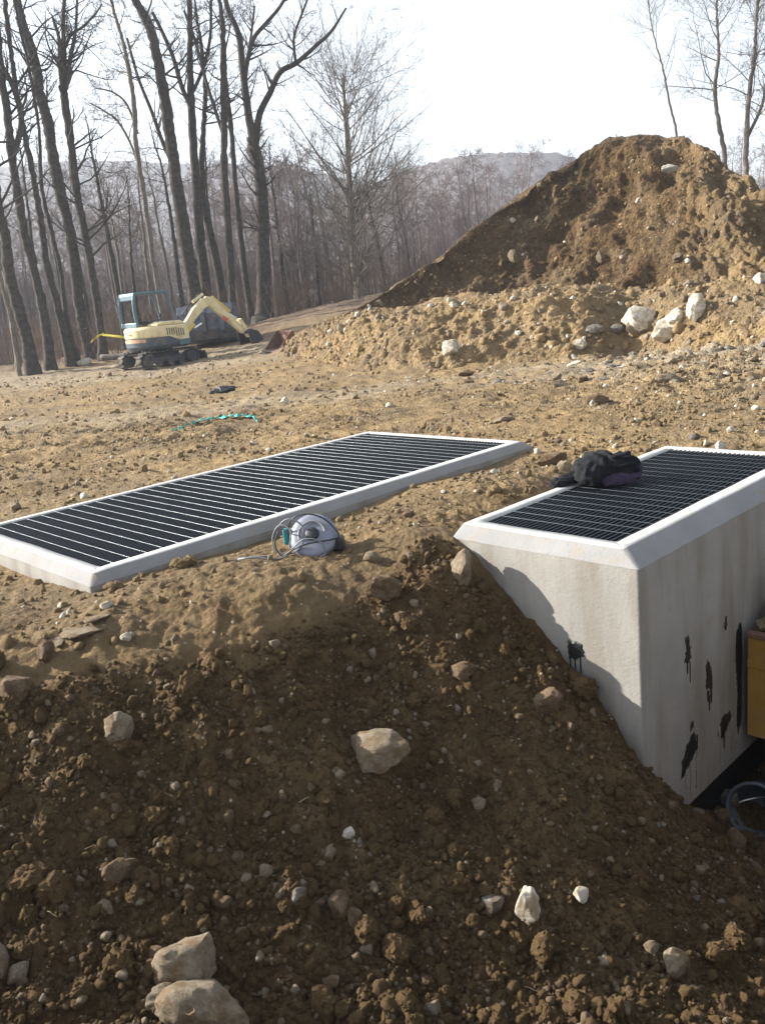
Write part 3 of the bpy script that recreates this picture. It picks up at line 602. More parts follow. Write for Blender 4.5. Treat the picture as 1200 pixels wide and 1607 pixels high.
for i, (s, t, z, r) in enumerate(((.95, -.30, -.655, .07), (1.1, -.36, -.655, .08), (1.02, -.45, -.655, .075), (1.17, -.26, -.655, .07), (1.06, -.33, -.55, .065), (1.12, -.44, -.54, .06), (1.2, -.4, -.655, .07), (1.1, -.3, -.47, .05))):
    o = link("stone", stone_mesh('s', i, 'stone_grey' if i % 3 else 'stone')); o.location = bx(s, t, z); o.scale = (r, r * .9, r * .85); o.rotation_euler = (i, i * 2, i * 3)
    tag(o, "grey stone in the heap of rubble on the yellow bin", "stone", "rubble on the yellow bin")
# flat shale plates on the crest at the left
for i, (px, py, w, lab) in enumerate(((128, 992, 78, "broad flat shale plate on the crest, left"), (152, 972, 46, "small flat shale plate behind the broad plate on the crest"), (90, 1006, 40, "narrow shale plate in front of the broad plate on the crest"))):
    p = hit(px, py); r = w / FPX * float((p - EYEP) @ _fw) / 2; o = link("shale_plate", stone_mesh('s', 3 + i, 'stone')); o.location = p + (0, 0, .004); o.scale = (r * 1.2, r * .8, r * .18); o.rotation_euler = (rs.uniform(-.1, .1), rs.uniform(-.1, .1), i)
    tag(o, lab, "shale plate")
# rootlets and straws
for i in range(16):
    px, py = ((1045, 1335), (300, 1445), (130, 1335), (410, 1160), (700, 1110), (880, 1240), (560, 1480), (760, 1540), (250, 1200), (980, 1420), (640, 1290), (90, 1440), (1100, 1420), (470, 1260), (850, 1560), (350, 1330))[i]
    p = hit(px, py); a = rs.uniform(0, 6.28); L = rs.uniform(.03, .075); d = np.array([math.cos(a), math.sin(a) * .6, .25])
    o = MB().tube(wander_(p, d, L), [.0016, .0014, .001, .0007], 4).build("rootlet", M['straw']); tag(o, "thin dry rootlet lying on the dug slope", "rootlet", "rootlets on the dug slope")
# rocks on the bank and in the heap's face
from mathutils.bvhtree import BVHTree
def bvh(o):
    me = o.data; return BVHTree.FromPolygons([v.co[:] for v in me.vertices], [p.vertices[:] for p in me.polygons])
BV = [bvh(bank), bvh(mound)]
def hit_relief(px, py):
    d = Vector(ray(px, py)).normalized(); best = None
    for b in BV:
        r = b.ray_cast(Vector(EYEP), d)
        if r[0] is not None and (best is None or r[3] < best[1]): best = (np.array(r[0]), r[3])
    g = hit(px, py); dg = np.linalg.norm(g - EYEP)
    return best[0] if best is not None and (best[1] < dg or g[2] < -5) else g
for px, py, w, h, mt, lab in (
 (708, 556, 30, 28, 'stone_white', "white rock at the foot of the bank, left of middle"), (909, 546, 22, 17, 'stone_white', "square white rock at the foot of the bank, right of middle"),
 (1005, 512, 46, 46, 'stone_white', "large pale boulder leaning in the rock cluster on the bank"), (998, 522, 30, 26, 'stone', "round boulder in front of the large pale boulder on the bank"), (1046, 528, 42, 34, 'stone_white', "bright white boulder at the front of the rock cluster"),
 (1062, 506, 34, 34, 'stone_white', "boulder behind the bright white boulder of the cluster"), (1090, 500, 28, 46, 'stone_white', "tall slab standing at the right of the rock cluster"), (935, 522, 30, 16, 'stone_grey', "grey rock left of the rock cluster on the bank"), (968, 520, 22, 14, 'stone_grey', "small grey rock between the grey rock and the boulders"),
 (712, 486, 12, 12, 'stone_white', "small white rock on top of the bank"), (632, 494, 24, 8, 'stone', "flat pale stone on the bank's top, left"), (535, 520, 16, 18, 'stone', "pale stone on the bank's left end"), (1052, 602, 40, 22, 'stone', "pale flat rock on the rubble ground below the cluster"), (935, 634, 40, 22, 'stone_brown', "brown rock on the rubble ground, right of middle"),
 (1050, 270, 28, 15, 'stone_white', "flat pale rock high in the heap's face"), (807, 412, 19, 22, 'stone', "pale rock low in the heap's shaded face"), (942, 410, 12, 20, 'stone', "narrow pale rock low in the heap's face, middle"), (848, 296, 16, 12, 'stone', "pale rock near the heap's left ridge"), (843, 348, 10, 12, 'stone', "small pale rock in the heap's shaded face"), (976, 406, 10, 8, 'stone_white', "tiny white rock low in the heap's face"), (1064, 410, 22, 18, 'stone', "pale rock low in the heap's lit right face"), (1104, 370, 10, 12, 'stone', "small pale rock in the heap's right face")):
    p = hit_relief(px, py - (h * .35 if py < 500 else 0)); put_stone(px, py, w, h, mt, lab, p=p, sink=.45 if py > 430 else .95)

# dirt clods: the larger ones singly, the rest of the loose soil as one mass
def scatter(n, xr, yr, fn, seed):
    rng = np.random.RandomState(seed); k_ = int(n * 3.5); X = rng.uniform(*xr, k_); Y = rng.uniform(*yr, k_); w = fn(X, Y); keep = rng.uniform(0, 1, k_) < w; return X[keep][:n], Y[keep][:n]
def clear_of_vaults(x, y, m=.16): return ~(inside(SL0, SLW, SLL, m, x, y) | inside(BX0, BXW, BXL, m + .02, x, y))
def slope_w(x, y):
    d = dug(x, y); pt = fbm(np.c_[x * 1.1, y * 1.1, 0 * x + 4], 3); s, t = local(BX0, x, y)
    smoothband = np.exp(-(((x - .45) * .8 + (y - 3.35) * .6) / .25) ** 2) * (x > .2)
    return d * clear_of_vaults(x, y) * np.clip(.45 + 1.1 * pt + .5 * smooth(3.2, 2.6, y), .06, 1) * (1 - .85 * smoothband)
X, Y = scatter(560, (-1.9, 1.8), (1.75, 4.25), slope_w, 5); Zc = height(X, Y)
rng = np.random.RandomState(12); R = np.clip(rng.lognormal(-3.62, .42, len(X)), .016, .07)
order = np.argsort(-R / np.hypot(X, Y))
for j, i in enumerate(order):
    if j < 300: kind, mt, lab, grp, cat, nm = 'c', 'clod_moist', "rounded brown dirt clod on the dug slope", "dirt clods on the dug slope", "dirt clod", "dirt_clod"
    elif j < 470: kind, mt, lab, grp, cat, nm = 's', ('stone', 'stone_brown', 'stone_brown', 'stone_grey', 'stone')[j % 5], "small loose pebble among the clods of the dug slope", "pebbles on the dug slope", "pebble", "pebble"
    else: break
    r = R[i] * (.62 if kind == 's' else 1); o = link(nm, stone_mesh(kind, rng.randint(10), mt)); o.location = (X[i], Y[i], Zc[i] + r * .35); o.scale = (r * rng.uniform(.85, 1.2), r * rng.uniform(.85, 1.2), r * rng.uniform(.75, 1)); o.rotation_euler = tuple(rng.uniform(0, 6.28, 3))
    tag(o, lab, cat, grp)
def strew(name, pts, R, protos, label, cat, seed, turn='any', sizes=None):
    """one uncountable mass: copies of the prototype meshes set on points (geometry nodes)"""
    rng = np.random.RandomState(seed); n = len(pts); me = bpy.data.meshes.new(name); me.vertices.add(n); me.vertices.foreach_set("co", np.asarray(pts, np.float32).ravel())
    rot = rng.uniform(0, 6.28, (n, 3)) if turn == 'any' else np.c_[np.zeros((n, 2)), rng.uniform(0, 6.28, n)]
    sz = R[:, None] * (rng.uniform(.75, 1.3, (n, 3)) if turn == 'any' else np.ones((n, 3)))
    for nm, v in (("turn", rot), ("size", sz)): me.attributes.new(nm, 'FLOAT_VECTOR', 'POINT').data.foreach_set("vector", v.astype(np.float32).ravel())
    pk = rng.randint(0, len(protos), n) if sizes is None else sizes
    me.attributes.new("pick", 'INT', 'POINT').data.foreach_set("value", pk.astype(np.int32))
    o = tag(link(name, me), label, cat, kind="stuff")
    gt = bpy.data.node_groups.new(name, 'GeometryNodeTree'); gt.interface.new_socket("Geometry", in_out='INPUT', socket_type='NodeSocketGeometry'); gt.interface.new_socket("Geometry", in_out='OUTPUT', socket_type='NodeSocketGeometry')
    gi, go = gt.nodes.new("NodeGroupInput"), gt.nodes.new("NodeGroupOutput"); iop = gt.nodes.new("GeometryNodeInstanceOnPoints"); jn = gt.nodes.new("GeometryNodeJoinGeometry")
    for po in reversed(protos):
        oi = gt.nodes.new("GeometryNodeObjectInfo"); oi.inputs["Object"].default_value = po; oi.inputs["As Instance"].default_value = True; gt.links.new(oi.outputs["Geometry"], jn.inputs[0])
    def na(nm, ty):
        q = gt.nodes.new("GeometryNodeInputNamedAttribute"); q.data_type = ty; q.inputs["Name"].default_value = nm; return q.outputs["Attribute"]
    iop.inputs["Pick Instance"].default_value = True
    for a_, b_ in ((gi.outputs[0], iop.inputs["Points"]), (jn.outputs[0], iop.inputs["Instance"]), (na("pick", 'INT'), iop.inputs["Instance Index"]), (na("turn", 'FLOAT_VECTOR'), iop.inputs["Rotation"]), (na("size", 'FLOAT_VECTOR'), iop.inputs["Scale"]), (iop.outputs[0], go.inputs[0])): gt.links.new(a_, b_)
    o.modifiers.new(name, 'NODES').node_group = gt; return o
def crumb_protos(seed, mats, sub):
    out = []
    for k, mt in enumerate(mats):
        P, F = lump_mesh("crumb", seed + k, sub, .7, .85, .35 if mt.startswith('clod') else .9)
        if mt.startswith('clod'): P = crust(P, seed + k)
        me = np_mesh("crumb", P, F, None, True); me.materials.append(M[mt]); out.append(bpy.data.objects.new("crumb", me))
    return out
moist_set = crumb_protos(500, ['clod_moist'] * 9 + ['stone_brown', 'stone_brown', 'stone'], ICO3); dry_set = crumb_protos(540, ['clod_dry'] * 9 + ['stone_brown', 'stone', 'stone_white'], ICO3)
soil_w = lambda x, y: np.clip(slope_w(x, y) * 1.1 + .16 * dug(x, y), 0, 1) * smooth(.4, .9, dug(x, y)) * clear_of_vaults(x, y, .15)
X, Y = scatter(15000, (-2.2, 2.2), (1.6, 4.4), soil_w, 31); rng = np.random.RandomState(3); R = np.clip(rng.lognormal(-4.62, .45, len(X)), .005, .03)
strew("loose_soil", np.c_[X, Y, height(X, Y) + R * .25], R, moist_set, "crumbled brown soil strewn over the dug slope", "loose soil", 40)
X, Y = scatter(42000, (-2.2, 2.2), (1.6, 4.4), lambda x, y: smooth(.55, .95, dug(x, y)) * clear_of_vaults(x, y, .15), 33); R = np.clip(rng.lognormal(-5.35, .4, len(X)), .0025, .010)
strew("grit", np.c_[X, Y, height(X, Y) + R * .2], R, moist_set, "fine grit sprinkled over the dug slope", "grit", 41)
X, Y = scatter(17000, (-6, 8), (3.6, 12.5), lambda x, y: (1 - dug(x, y)) * clear_of_vaults(x, y) * np.clip(.30 + 1.2 * fbm(np.c_[x * .9, y * .9, 0 * x], 3) + .5 * smooth(1, 6, x), .05, 1) / (1 + .05 * y), 8); rng = np.random.RandomState(4); R = np.clip(rng.lognormal(-4.6, .55, len(X)), .004, .045)
strew("loose_earth", np.c_[X, Y, height(X, Y) + R * .2], R, dry_set, "dry crumbs of tan earth and grit on the trodden ground", "loose earth", 60)
X, Y = scatter(4500, (-12, 12), (12, 30), lambda x, y: np.clip(.35 + 1.2 * fbm(np.c_[x * .5, y * .5, 0 * x], 3), .03, 1) * (np.abs(x) < .5 * y), 9); R = np.clip(rng.lognormal(-3.85, .5, len(X)), .01, .08)
strew("field_clods", np.c_[X, Y, height(X, Y)], R, dry_set, "lumps of earth scattered over the far rough field", "clods", 61)
# clods pushed up along the long vault's kerb
for i, (px, py, w, h, lab) in enumerate(((300, 886, 20, 18, 0), (312, 872, 22, 22, 0), (285, 890, 30, 20, 0), (255, 885, 14, 16, 0), (100, 900, 34, 26, 0), (75, 895, 26, 22, 0), (30, 885, 22, 18, 0), (60, 880, 18, 20, 0), (130, 912, 26, 22, 0), (8, 880, 26, 20, 0), (340, 865, 22, 14, 0), (180, 925, 30, 16, 0))):
    put_stone(px, py, w, h, 'clod_dry', "crumbly tan clod against the long vault's white kerb", "dirt clod", 'c', "clods along the long vault's kerb")
# rubble field on the right: 260 stones singly
X, Y = scatter(260, (-1.5, 8), (7.2, 16), lambda x, y: np.clip(.05 + .8 * smooth(.8, 4.5, x) + .3 * smooth(12, 14, y), 0, 1) * clear_of_vaults(x, y, .3), 19); Zc = height(X, Y); rng = np.random.RandomState(9)
for i in range(len(X)):
    r = float(np.clip(rng.lognormal(-2.9, .5), .025, .17)); o = link("stone", stone_mesh('s', rng.randint(14), ('stone', 'stone_white', 'stone', 'stone_brown', 'stone_grey')[i % 5])); o.location = (X[i], Y[i], Zc[i] + r * .2)
    o.scale = (r, r * rng.uniform(.6, 1), r * rng.uniform(.35, .7)); o.rotation_euler = (rng.uniform(-.3, .3), rng.uniform(-.3, .3), rng.uniform(0, 6.28)); tag(o, "small pale stone strewn on the rough ground before the bank", "stone", "stones strewn before the bank")
def on_sheet(G, n, seed, vmax, u0=0.05, u1=1):
    rng = np.random.RandomState(seed); r, c, _ = G.shape; i = rng.randint(2, int(r * vmax), n); j = rng.randint(int(c * u0), int((c - 1) * u1), n); return G[i, j]
Q = np.vstack([on_sheet(BG, 2200, 2, .78), on_sheet(MG, 500, 3, .6, .15)]); rng = np.random.RandomState(6)
R = np.clip(rng.lognormal(-3.5, .6, len(Q)), .012, .12)
strew("bank_rubble", Q, R, dry_set, "clods and small stones littering the bank and the heap", "rubble", 80)

# ------------------------------------------------------------------ black jacket on the tall vault
def blob_mesh(c, r, rotz=0, seed=0, fold=.18, fs=2.2, tilt=0, folds_dir=(1, .4, .3)):
    V, F = ICO5; d = V; n = np.array(folds_dir, float); n /= np.linalg.norm(n)
    warp = d + .35 * np.c_[fbm(d * 1.3 + seed, 2), fbm(d * 1.3 + seed + 9, 2), fbm(d * 1.3 + seed + 19, 2)]
    ridge = 1 - np.abs(np.sin((warp @ n) * fs * 2.6 + 1.5 * fbm(d * 1.1 + seed + 4, 2))) ; rr_ = 1 + fold * (ridge ** 1.5 - .35) + .12 * fbm(d * 1.6 + seed, 3) + .03 * fbm(d * 6 + seed, 2)
    P = d * rr_[:, None] * r; P[:, 2] = np.where(P[:, 2] < -r[2] * .45, -r[2] * .45 + (P[:, 2] + r[2] * .45) * .15, P[:, 2])
    ca, sa = math.cos(tilt), math.sin(tilt); P = np.c_[P[:, 0] * ca - P[:, 2] * sa, P[:, 1], P[:, 0] * sa + P[:, 2] * ca]
    ca, sa = math.cos(rotz), math.sin(rotz); P = np.c_[P[:, 0] * ca - P[:, 1] * sa, P[:, 0] * sa + P[:, 1] * ca, P[:, 2]]
    return P + np.array(c), F
def onz(px, py, z): d = ray(px, py); return EYEP + d * ((z - EYE) / d[2])
jk = onz(948, 757, .05); jacket = empty("jacket", jk); tag(jacket, "crumpled black jacket lying on the tall vault's grate", "jacket")
def jpart(name, c, r, mt, **kw):
    V, F = blob_mesh(c, np.array(r), **kw); return link(name, np_mesh(name, V, F, None, True), M[mt], jacket)
jpart("body", (-.03, .04, .062), (.135, .115, .115), 'cloth', seed=3, fold=.19, fs=2.0)
jpart("hood", (.085, .01, .075), (.115, .085, .095), 'cloth', seed=13, fold=.24, fs=2.2, folds_dir=(.3, .3, 1))
jpart("front_panel", (-.075, -.01, .045), (.095, .09, .085), 'cloth', seed=27, fold=.18, fs=1.8, tilt=-.25)
jpart("sleeve", (-.195, .055, .02), (.095, .045, .042), 'cloth', seed=33, fold=.22, fs=3, tilt=.18)
jpart("cuff", (-.265, .06, .0), (.04, .042, .04), 'cloth', seed=37, fold=.25, fs=2.2)
jpart("sleeve", (.07, -.065, .02), (.12, .04, .04), 'cloth_purple', seed=45, fold=.2, fs=3, rotz=.2)
MB().tube(catmull([(.0, -.085, .02), (.10, -.075, .018), (.175, -.04, .03), (.205, .0, .07), (.19, .03, .11)], 8), .02, 10).build("lining", M['cloth_purple'], jacket, smoothed=True)

# ------------------------------------------------------------------ circular saw with its cord beside the long vault
sp = hit(492, 866); saw = empty("circular_saw", sp + (0, 0, .0), rad(-8)); tag(saw, "circular saw with grey guard and looped cord beside long vault", "saw")
tilt = Matrix.Rotation(rad(-38), 3, 'X')
def tl(m, off=(0, 0, 0)):
    m.v = [tuple(tilt @ Vector(p) + Vector(off)) for p in m.v]; return m
def disc(prof, a0, a1, k=40):                     # lathe about y
    V = []; n = len(prof)
    for i in range(k + 1):
        a = a0 + (a1 - a0) * i / k
        V += [(r * math.cos(a), y, r * math.sin(a)) for r, y in prof]
    F = [(i * n + j, i * n + j + 1, (i + 1) * n + j + 1, (i + 1) * n + j) for i in range(k) for j in range(n - 1)]
    return V, F
SC = (0.01, .0, .085)
tl(MB().add(*disc([(.001, -.03), (.05, -.032), (.095, -.028), (.122, -.018), (.127, 0), (.127, .03), (.115, .032), (.001, .032)], 0, 2 * math.pi)), SC).build("blade_guard", M['guard'], saw, smoothed=True)
tl(MB().add(*disc([(.001, -.05), (.03, -.05), (.034, -.046), (.036, -.03)], 0, 2 * math.pi)), SC).build("arbor_cap", M['cord_dark'], saw, smoothed=True)
tl(MB().add(*disc([(.062, -.035), (.07, -.042), (.078, -.035)], rad(10), rad(200))), SC).build("guard_rib", M['cord'], saw, smoothed=True)
tl(MB().tube([(-.02, .03, .03), (-.03, .13, .03)], [.05, .044], 16), SC).build("motor_housing", M['teal'], saw, .008)
MB().box(-.155, -.12, -.005, .03, .045, .135).build("handle", M['teal'], saw, .012, seg=3)
MB().box(-.118, -.108, -.006, .032, .06, .13).build("handle_stripe", M['steel_bright'], saw, .003)
MB().box(.085, .165, -.03, .05, .005, .075).build("base_plate", M['cord_dark'], saw, .012)
def loop(cx_, cy_, cz_, rx, rz_, tw, n=40, a0=0, a1=6.283): return [(cx_ + rx * math.cos(a), cy_ + tw * math.sin(a * 1.0 + 1), cz_ + rz_ * math.sin(a)) for a in np.linspace(a0, a1, n)]
MB().tube(catmull([(-.12, .0, .11), (-.155, -.03, .16), (-.10, -.05, .2), (-.03, -.06, .16), (-.04, -.07, .06), (-.11, -.08, .02), (-.185, -.07, .04), (-.195, -.05, .11), (-.15, -.05, .17), (-.09, -.07, .14), (-.10, -.09, .05),
                   (-.02, -.10, .1), (.06, -.10, .085), (.085, -.10, .02), (.06, -.11, .004)], 8), .0042, 6).build("cord", M['cord'], saw, smoothed=True)
MB().tube(catmull([(-.13, .01, .1), (-.09, -.02, .19), (.0, -.03, .215), (.09, -.035, .18), (.15, -.02, .09), (.12, -.06, .08), (.0, -.10, .075), (-.08, -.1, .05), (-.15, -.085, .015), (-.185, -.06, .07), (-.16, -.06, .14)], 8), .0042, 6).build("cord", M['cord_dark'], saw, smoothed=True)
g = lambda x, y: hz(*(sp[:2] + np.array([x, y]))) - sp[2] + .006
MB().tube(catmull([(-.10, -.08, .03), (-.13, -.10, g(-.13, -.10)), (-.17, -.115, g(-.17, -.115)), (-.25, -.12, g(-.25, -.12)), (-.33, -.13, g(-.33, -.13)), (-.385, -.09, g(-.385, -.09)), (-.36, -.10, g(-.36, -.10) + .008), (-.27, -.105, g(-.27, -.105) + .005), (-.2, -.1, g(-.2, -.1) + .006)], 8), .0042, 6).build("cord", M['cord'], saw, smoothed=True)

# ------------------------------------------------------------------ teal strap lying on the field
tp = [hit(px, py) for px, py in ((270, 681), (288, 673), (305, 666), (325, 661), (345, 658), (362, 656), (378, 655), (395, 656), (404, 664))]
C = catmull([p + (0, 0, .03) for p in tp], 6); m = MB(); n = len(C); w = .06 + .025 * np.sin(np.arange(n) * 1.3)
V = []
for i, p in enumerate(C): V += [p + (0, -w[i], .012 * math.sin(i * .9)), p + (0, w[i], .025 * math.sin(i * 1.7 + 1)), p + (0, w[i], .025 * math.sin(i * 1.7 + 1) - .004), p + (0, -w[i], .012 * math.sin(i * .9) - .004)]
m.add(V, [(4 * i + j, 4 * i + (j + 1) % 4, 4 * i + 4 + (j + 1) % 4, 4 * i + 4 + j) for i in range(n - 1) for j in range(4)])
tag(m.build("strap", M['teal_strap'], None, smoothed=True), "teal plastic strap lying crumpled on the rough field", "strap")

# ------------------------------------------------------------------ mini excavator
def rotY(a): return Matrix.Rotation(a, 3, 'Y')
ep = hit(262, 566, tmax=60); EXY = 29.6; ep = at(250, 566, EXY); ep[2] = hz(ep[0], ep[1]) - .02
ex = empty("mini_excavator", ep, rad(43)); tag(ex, "cream and blue mini excavator parked before the trees", "excavator")
def track(y):
    r = .27; L = .82; prof = []
    for a in np.linspace(math.pi / 2, 1.5 * math.pi, 14): prof.append((-L + r * math.cos(a), r + r * math.sin(a)))
    for a in np.linspace(-math.pi / 2, math.pi / 2, 14): prof.append((L + r * math.cos(a), r + r * math.sin(a)))
    inner = [(-L + (p[0] + L) * .82 if p[0] < 0 else L + (p[0] - L) * .82, r + (p[1] - r) * .86) for p in prof]
    n = len(prof); m = MB(); V = [(p[0], y + s, p[1]) for s in (-.16, .16) for p in prof] + [(p[0], y + s, p[1]) for s in (-.16, .16) for p in inner]
    F = []
    for i in range(n):
        j = (i + 1) % n; F += [(i, j, n + j, n + i), (2 * n + i, 3 * n + i, 3 * n + j, 2 * n + j), (i, 2 * n + i, 2 * n + j, j), (n + i, n + j, 3 * n + j, 3 * n + i)]
    m.add(V, F); t = m.build("track", M['rubber'], ex)
    C = np.array(prof + prof[:1]); s = np.r_[0, np.cumsum(np.linalg.norm(np.diff(C, axis=0), axis=1))]; lug = MB(); first = None
    for k in range(34):
        q = s[-1] * k / 34; x, z = np.interp(q, s, C[:, 0]), np.interp(q, s, C[:, 1]); x2, z2 = np.interp((q + .01) % s[-1], s, C[:, 0]), np.interp((q + .01) % s[-1], s, C[:, 1]); a = math.atan2(z2 - z, x2 - x)
        R = rotY(-a); lug.box(-.03, .03, -.15, .15, -.03, .012, R, (x, y, z))
    lug.build("tread", M['rubber'], t)
    for nm, x, rr_ in (("sprocket", -L, .2), ("idler", L, .19), ("roller", -.4, .09), ("roller", 0, .09), ("roller", .4, .09)):
        MB().cyl((x, y, r if rr_ > .1 else .13), rr_, .34, 'y', 18).build(nm, M['steel_dark'], t, .015)
    MB().box(-.6, .6, y - .1, y + .1, .17, .36).build("track_frame", M['steel_dark'], t, .02)
track(.6); track(-.6)
MB().box(-.5, .5, -.5, .5, .25, .48).cyl((0, 0, .53), .42, .14, 'z', 28).build("undercarriage", M['steel_dark'], ex, .02)
bl = MB(); bl.prism([(1.28, .02), (1.34, .0), (1.40, .2), (1.33, .40), (1.27, .38), (1.32, .2)], 'y', -.78, .78); bl.build("dozer_blade", M['steel_dark'], ex, .01)
MB().box(.5, 1.3, .28, .38, .22, .32).box(.5, 1.3, -.38, -.28, .22, .32).build("blade_arm", M['steel_dark'], ex, .01)
def body_outline(inset=0, xf=.80):
    r = .98 - inset; pts = [(xf, -.70 + inset), (xf, .70 - inset)]; pts = [(xf, .70 - inset)]
    for a in np.linspace(rad(128), rad(232), 22): pts.append((r * math.cos(a) * 1.0, (.76 - inset) / math.sin(rad(128)) * math.sin(a)))
    pts.append((xf, -.70 + inset)); return pts
def stack(levels, name, mt, bevel=.03):
    m = MB(); n = len(levels[0][0]); V = []; F = []
    for o, z in levels: V += [(p[0], p[1], z) for p in o]
    for k in range(len(levels) - 1): F += [(k * n + i, k * n + (i + 1) % n, (k + 1) * n + (i + 1) % n, (k + 1) * n + i) for i in range(n)]
    F += [tuple(range(n))[::-1], tuple(range((len(levels) - 1) * n, len(levels) * n))]; m.add(V, F); return m.build(name, mt, ex, bevel)
stack([(body_outline(.10), .60), (body_outline(.01), .72), (body_outline(0), .98)], "lower_body", M['machine_blue'])
stack([(body_outline(.012), .983), (body_outline(0.0), 1.06), (body_outline(0), 1.26), (body_outline(.05), 1.34)], "engine_cowl", M['cream'], .035)
# the right-hand bonnet: taller hump, cream louvred skirt dropping over the blue body
MB().prism([(-.25, 1.342), (.78, 1.342), (.86, 1.22), (.80, 1.34), (.55, 1.44), (-.1, 1.46)][:1] + [(.80, 1.342), (.62, 1.45), (.0, 1.47), (-.28, 1.40)], 'y', -.68, -.05).build("bonnet", M['cream'], ex, .03)
pan = MB().prism([(-.30, 1.30), (.72, 1.30), (.84, 1.15), (.84, .84), (.45, .84), (.1, .985), (-.30, .985)], 'y', -.735, -.69).build("side_panel", M['cream'], ex, .012)
for k in range(8):
    x = .02 + k * .085; z0 = .94 if x > .3 else 1.0; z0 = max(z0 - .0, .9 + .0 * k)
    MB().box(x, x + .035, -.742, -.736, z0 + .02, 1.24 - .02 * max(0, k - 4)).build("louver", M['steel_dark'], pan)
MB().box(.45, .86, -.74, -.70, .66, .835).build("side_skirt", M['cab_blue'], ex, .015)
m = MB(); a_ = np.linspace(rad(160), rad(222), 10); r_ = .984
V = [(r_ * math.cos(a), .76 / math.sin(rad(128)) * math.sin(a) * 1.006, z) for a in a_ for z in (.86, .965)]; m.add(V, [(2 * i, 2 * i + 1, 2 * i + 3, 2 * i + 2) for i in range(9)]); m.build("reflector_strip", M['orange_strip'], ex)
m = MB(); a_ = np.linspace(rad(183), rad(193), 4); V = [(r_ * 1.003 * math.cos(a), .76 / math.sin(rad(128)) * math.sin(a) * 1.008, z) for a in a_ for z in (1.10, 1.15)]; m.add(V, [(2 * i, 2 * i + 1, 2 * i + 3, 2 * i + 2) for i in range(3)]); m.build("badge", M['red'], ex)
# canopy: rear frame, roof and front posts
cx0, cx1, cy0, cy1, zt = -.62, .52, -.22, .70, 2.42
roof = MB().box(cx0 - .08, cx1 - .02, cy0 - .06, cy1 + .06, zt - .06, zt + .02).build("canopy_roof", M['cab_blue'], ex, .035, seg=3)
for y in (cy0, cy1):
    MB().tube(catmull([(cx0 - .08, y, 1.36), (cx0 - .11, y, 1.7), (cx0 - .10, y, 2.1), (cx0 - .04, y, zt - .04)], 6), .055, 10).build("rear_post", M['cab_blue'], ex, smoothed=True)
    MB().tube(catmull([(cx0, y, zt - .02), (cx1 - .15, y, zt), (cx1 - .02, y, zt - .06), (cx1 + .10, y, 1.9), (cx1 + .22, y, 1.36)], 6), .038, 10).build("front_post", M['cab_blue'], ex, smoothed=True)
MB().box(cx0 - .15, cx0 - .09, cy0 - .05, cy1 + .05, 1.34, 1.50).build("rear_crossbar", M['cab_blue'], ex, .025)
MB().box(cx0 - .10, cx0 - .02, cy0 - .05, cy1 + .05, zt - .22, zt - .03).build("rear_header", M['cab_blue'], ex, .03)
seat = MB().box(-.35, .1, .02, .48, 1.40, 1.52).build("seat", M['rubber'], ex, .04)
MB().prism([(-.50, 1.50), (-.36, 1.50), (-.42, 1.98), (-.54, 1.96)], 'y', .03, .47).build("backrest", M['rubber'], seat, .04)
for y in (-.05, .55): MB().tube([(.25, y, 1.36), (.27, y, 1.62)], .016, 8).cyl((.27, y, 1.66), .035, .1, 'z', 12).build("control_lever", M['rubber'], ex)
# boom, arm, rams, bucket
_nb = len(ex.children)
MB().prism([(.72, .62), (1.02, .66), (1.05, 1.02), (.72, 1.04)], 'y', -.15, .12).build("swing_bracket", M['machine_blue'], ex, .02)
MB().prism([(.80, .84), (.98, .74), (1.12, .92), (1.55, 1.40), (1.95, 1.72), (2.22, 1.84), (2.30, 1.96), (2.22, 2.07), (2.0, 2.08), (1.55, 1.78), (1.1, 1.30)], 'y', -.13, .10).build("boom", M['cream'], ex, .02)
MB().prism([(2.0, 2.0), (2.16, 2.14), (2.34, 2.10), (3.0, 1.48), (3.62, .84), (3.56, .74), (3.46, .74), (2.8, 1.30), (2.2, 1.80)], 'y', -.10, .07).build("arm", M['cream'], ex, .018)
MB().prism([(2.62, 1.58), (2.70, 1.66), (2.92, 1.45), (2.84, 1.37)], 'y', -.1025, -.1005).build("sticker", M['red'], ex)
MB().tube([(.98, -.2, .92), (1.42, -.2, 1.26)], .055, 12).build("boom_ram", M['ram_yellow'], ex)
MB().tube([(1.42, -.2, 1.26), (1.72, -.2, 1.5)], .03, 10).build("ram_rod", M['chrome'], ex)
MB().tube([(1.6, -.015, 1.98), (2.05, -.015, 2.22)], .05, 12).build("arm_ram", M['cream'], ex)
MB().tube([(2.4, -.015, 2.10), (3.05, -.015, 1.55)], .05, 12).build("bucket_ram", M['ram_yellow'], ex)
MB().tube([(3.05, -.015, 1.55), (3.4, -.015, 1.22)], .026, 10).build("ram_rod", M['chrome'], ex)
MB().prism([(3.32, 1.22), (3.44, 1.28), (3.80, .66), (3.70, .58)], 'y', -.13, .1).build("bucket_link", M['cream'], ex, .01)
buck = [(3.48, .78), (3.66, .88), (3.95, .78), (4.12, .52), (4.10, .24), (3.92, .06), (3.60, .02), (3.56, .06), (3.88, .12), (4.02, .28), (4.04, .50), (3.9, .70), (3.66, .80), (3.55, .72)]
bk = MB().prism(buck, 'y', -.34, .32).build("bucket", M['steel_dark'], ex, .01)
for y in (-.345, .321): MB().prism([(3.5, .76), (3.66, .86), (3.95, .76), (4.1, .52), (4.08, .26), (3.9, .08), (3.62, .04)], 'y', y, y + .022).build("bucket_side", M['steel_dark'], bk)
for k in range(4): MB().prism([(3.64, .02), (3.64, .06), (3.48, .0)], 'y', -.32 + k * .19, -.25 + k * .19).build("bucket_tooth", M['steel_bright'], bk)

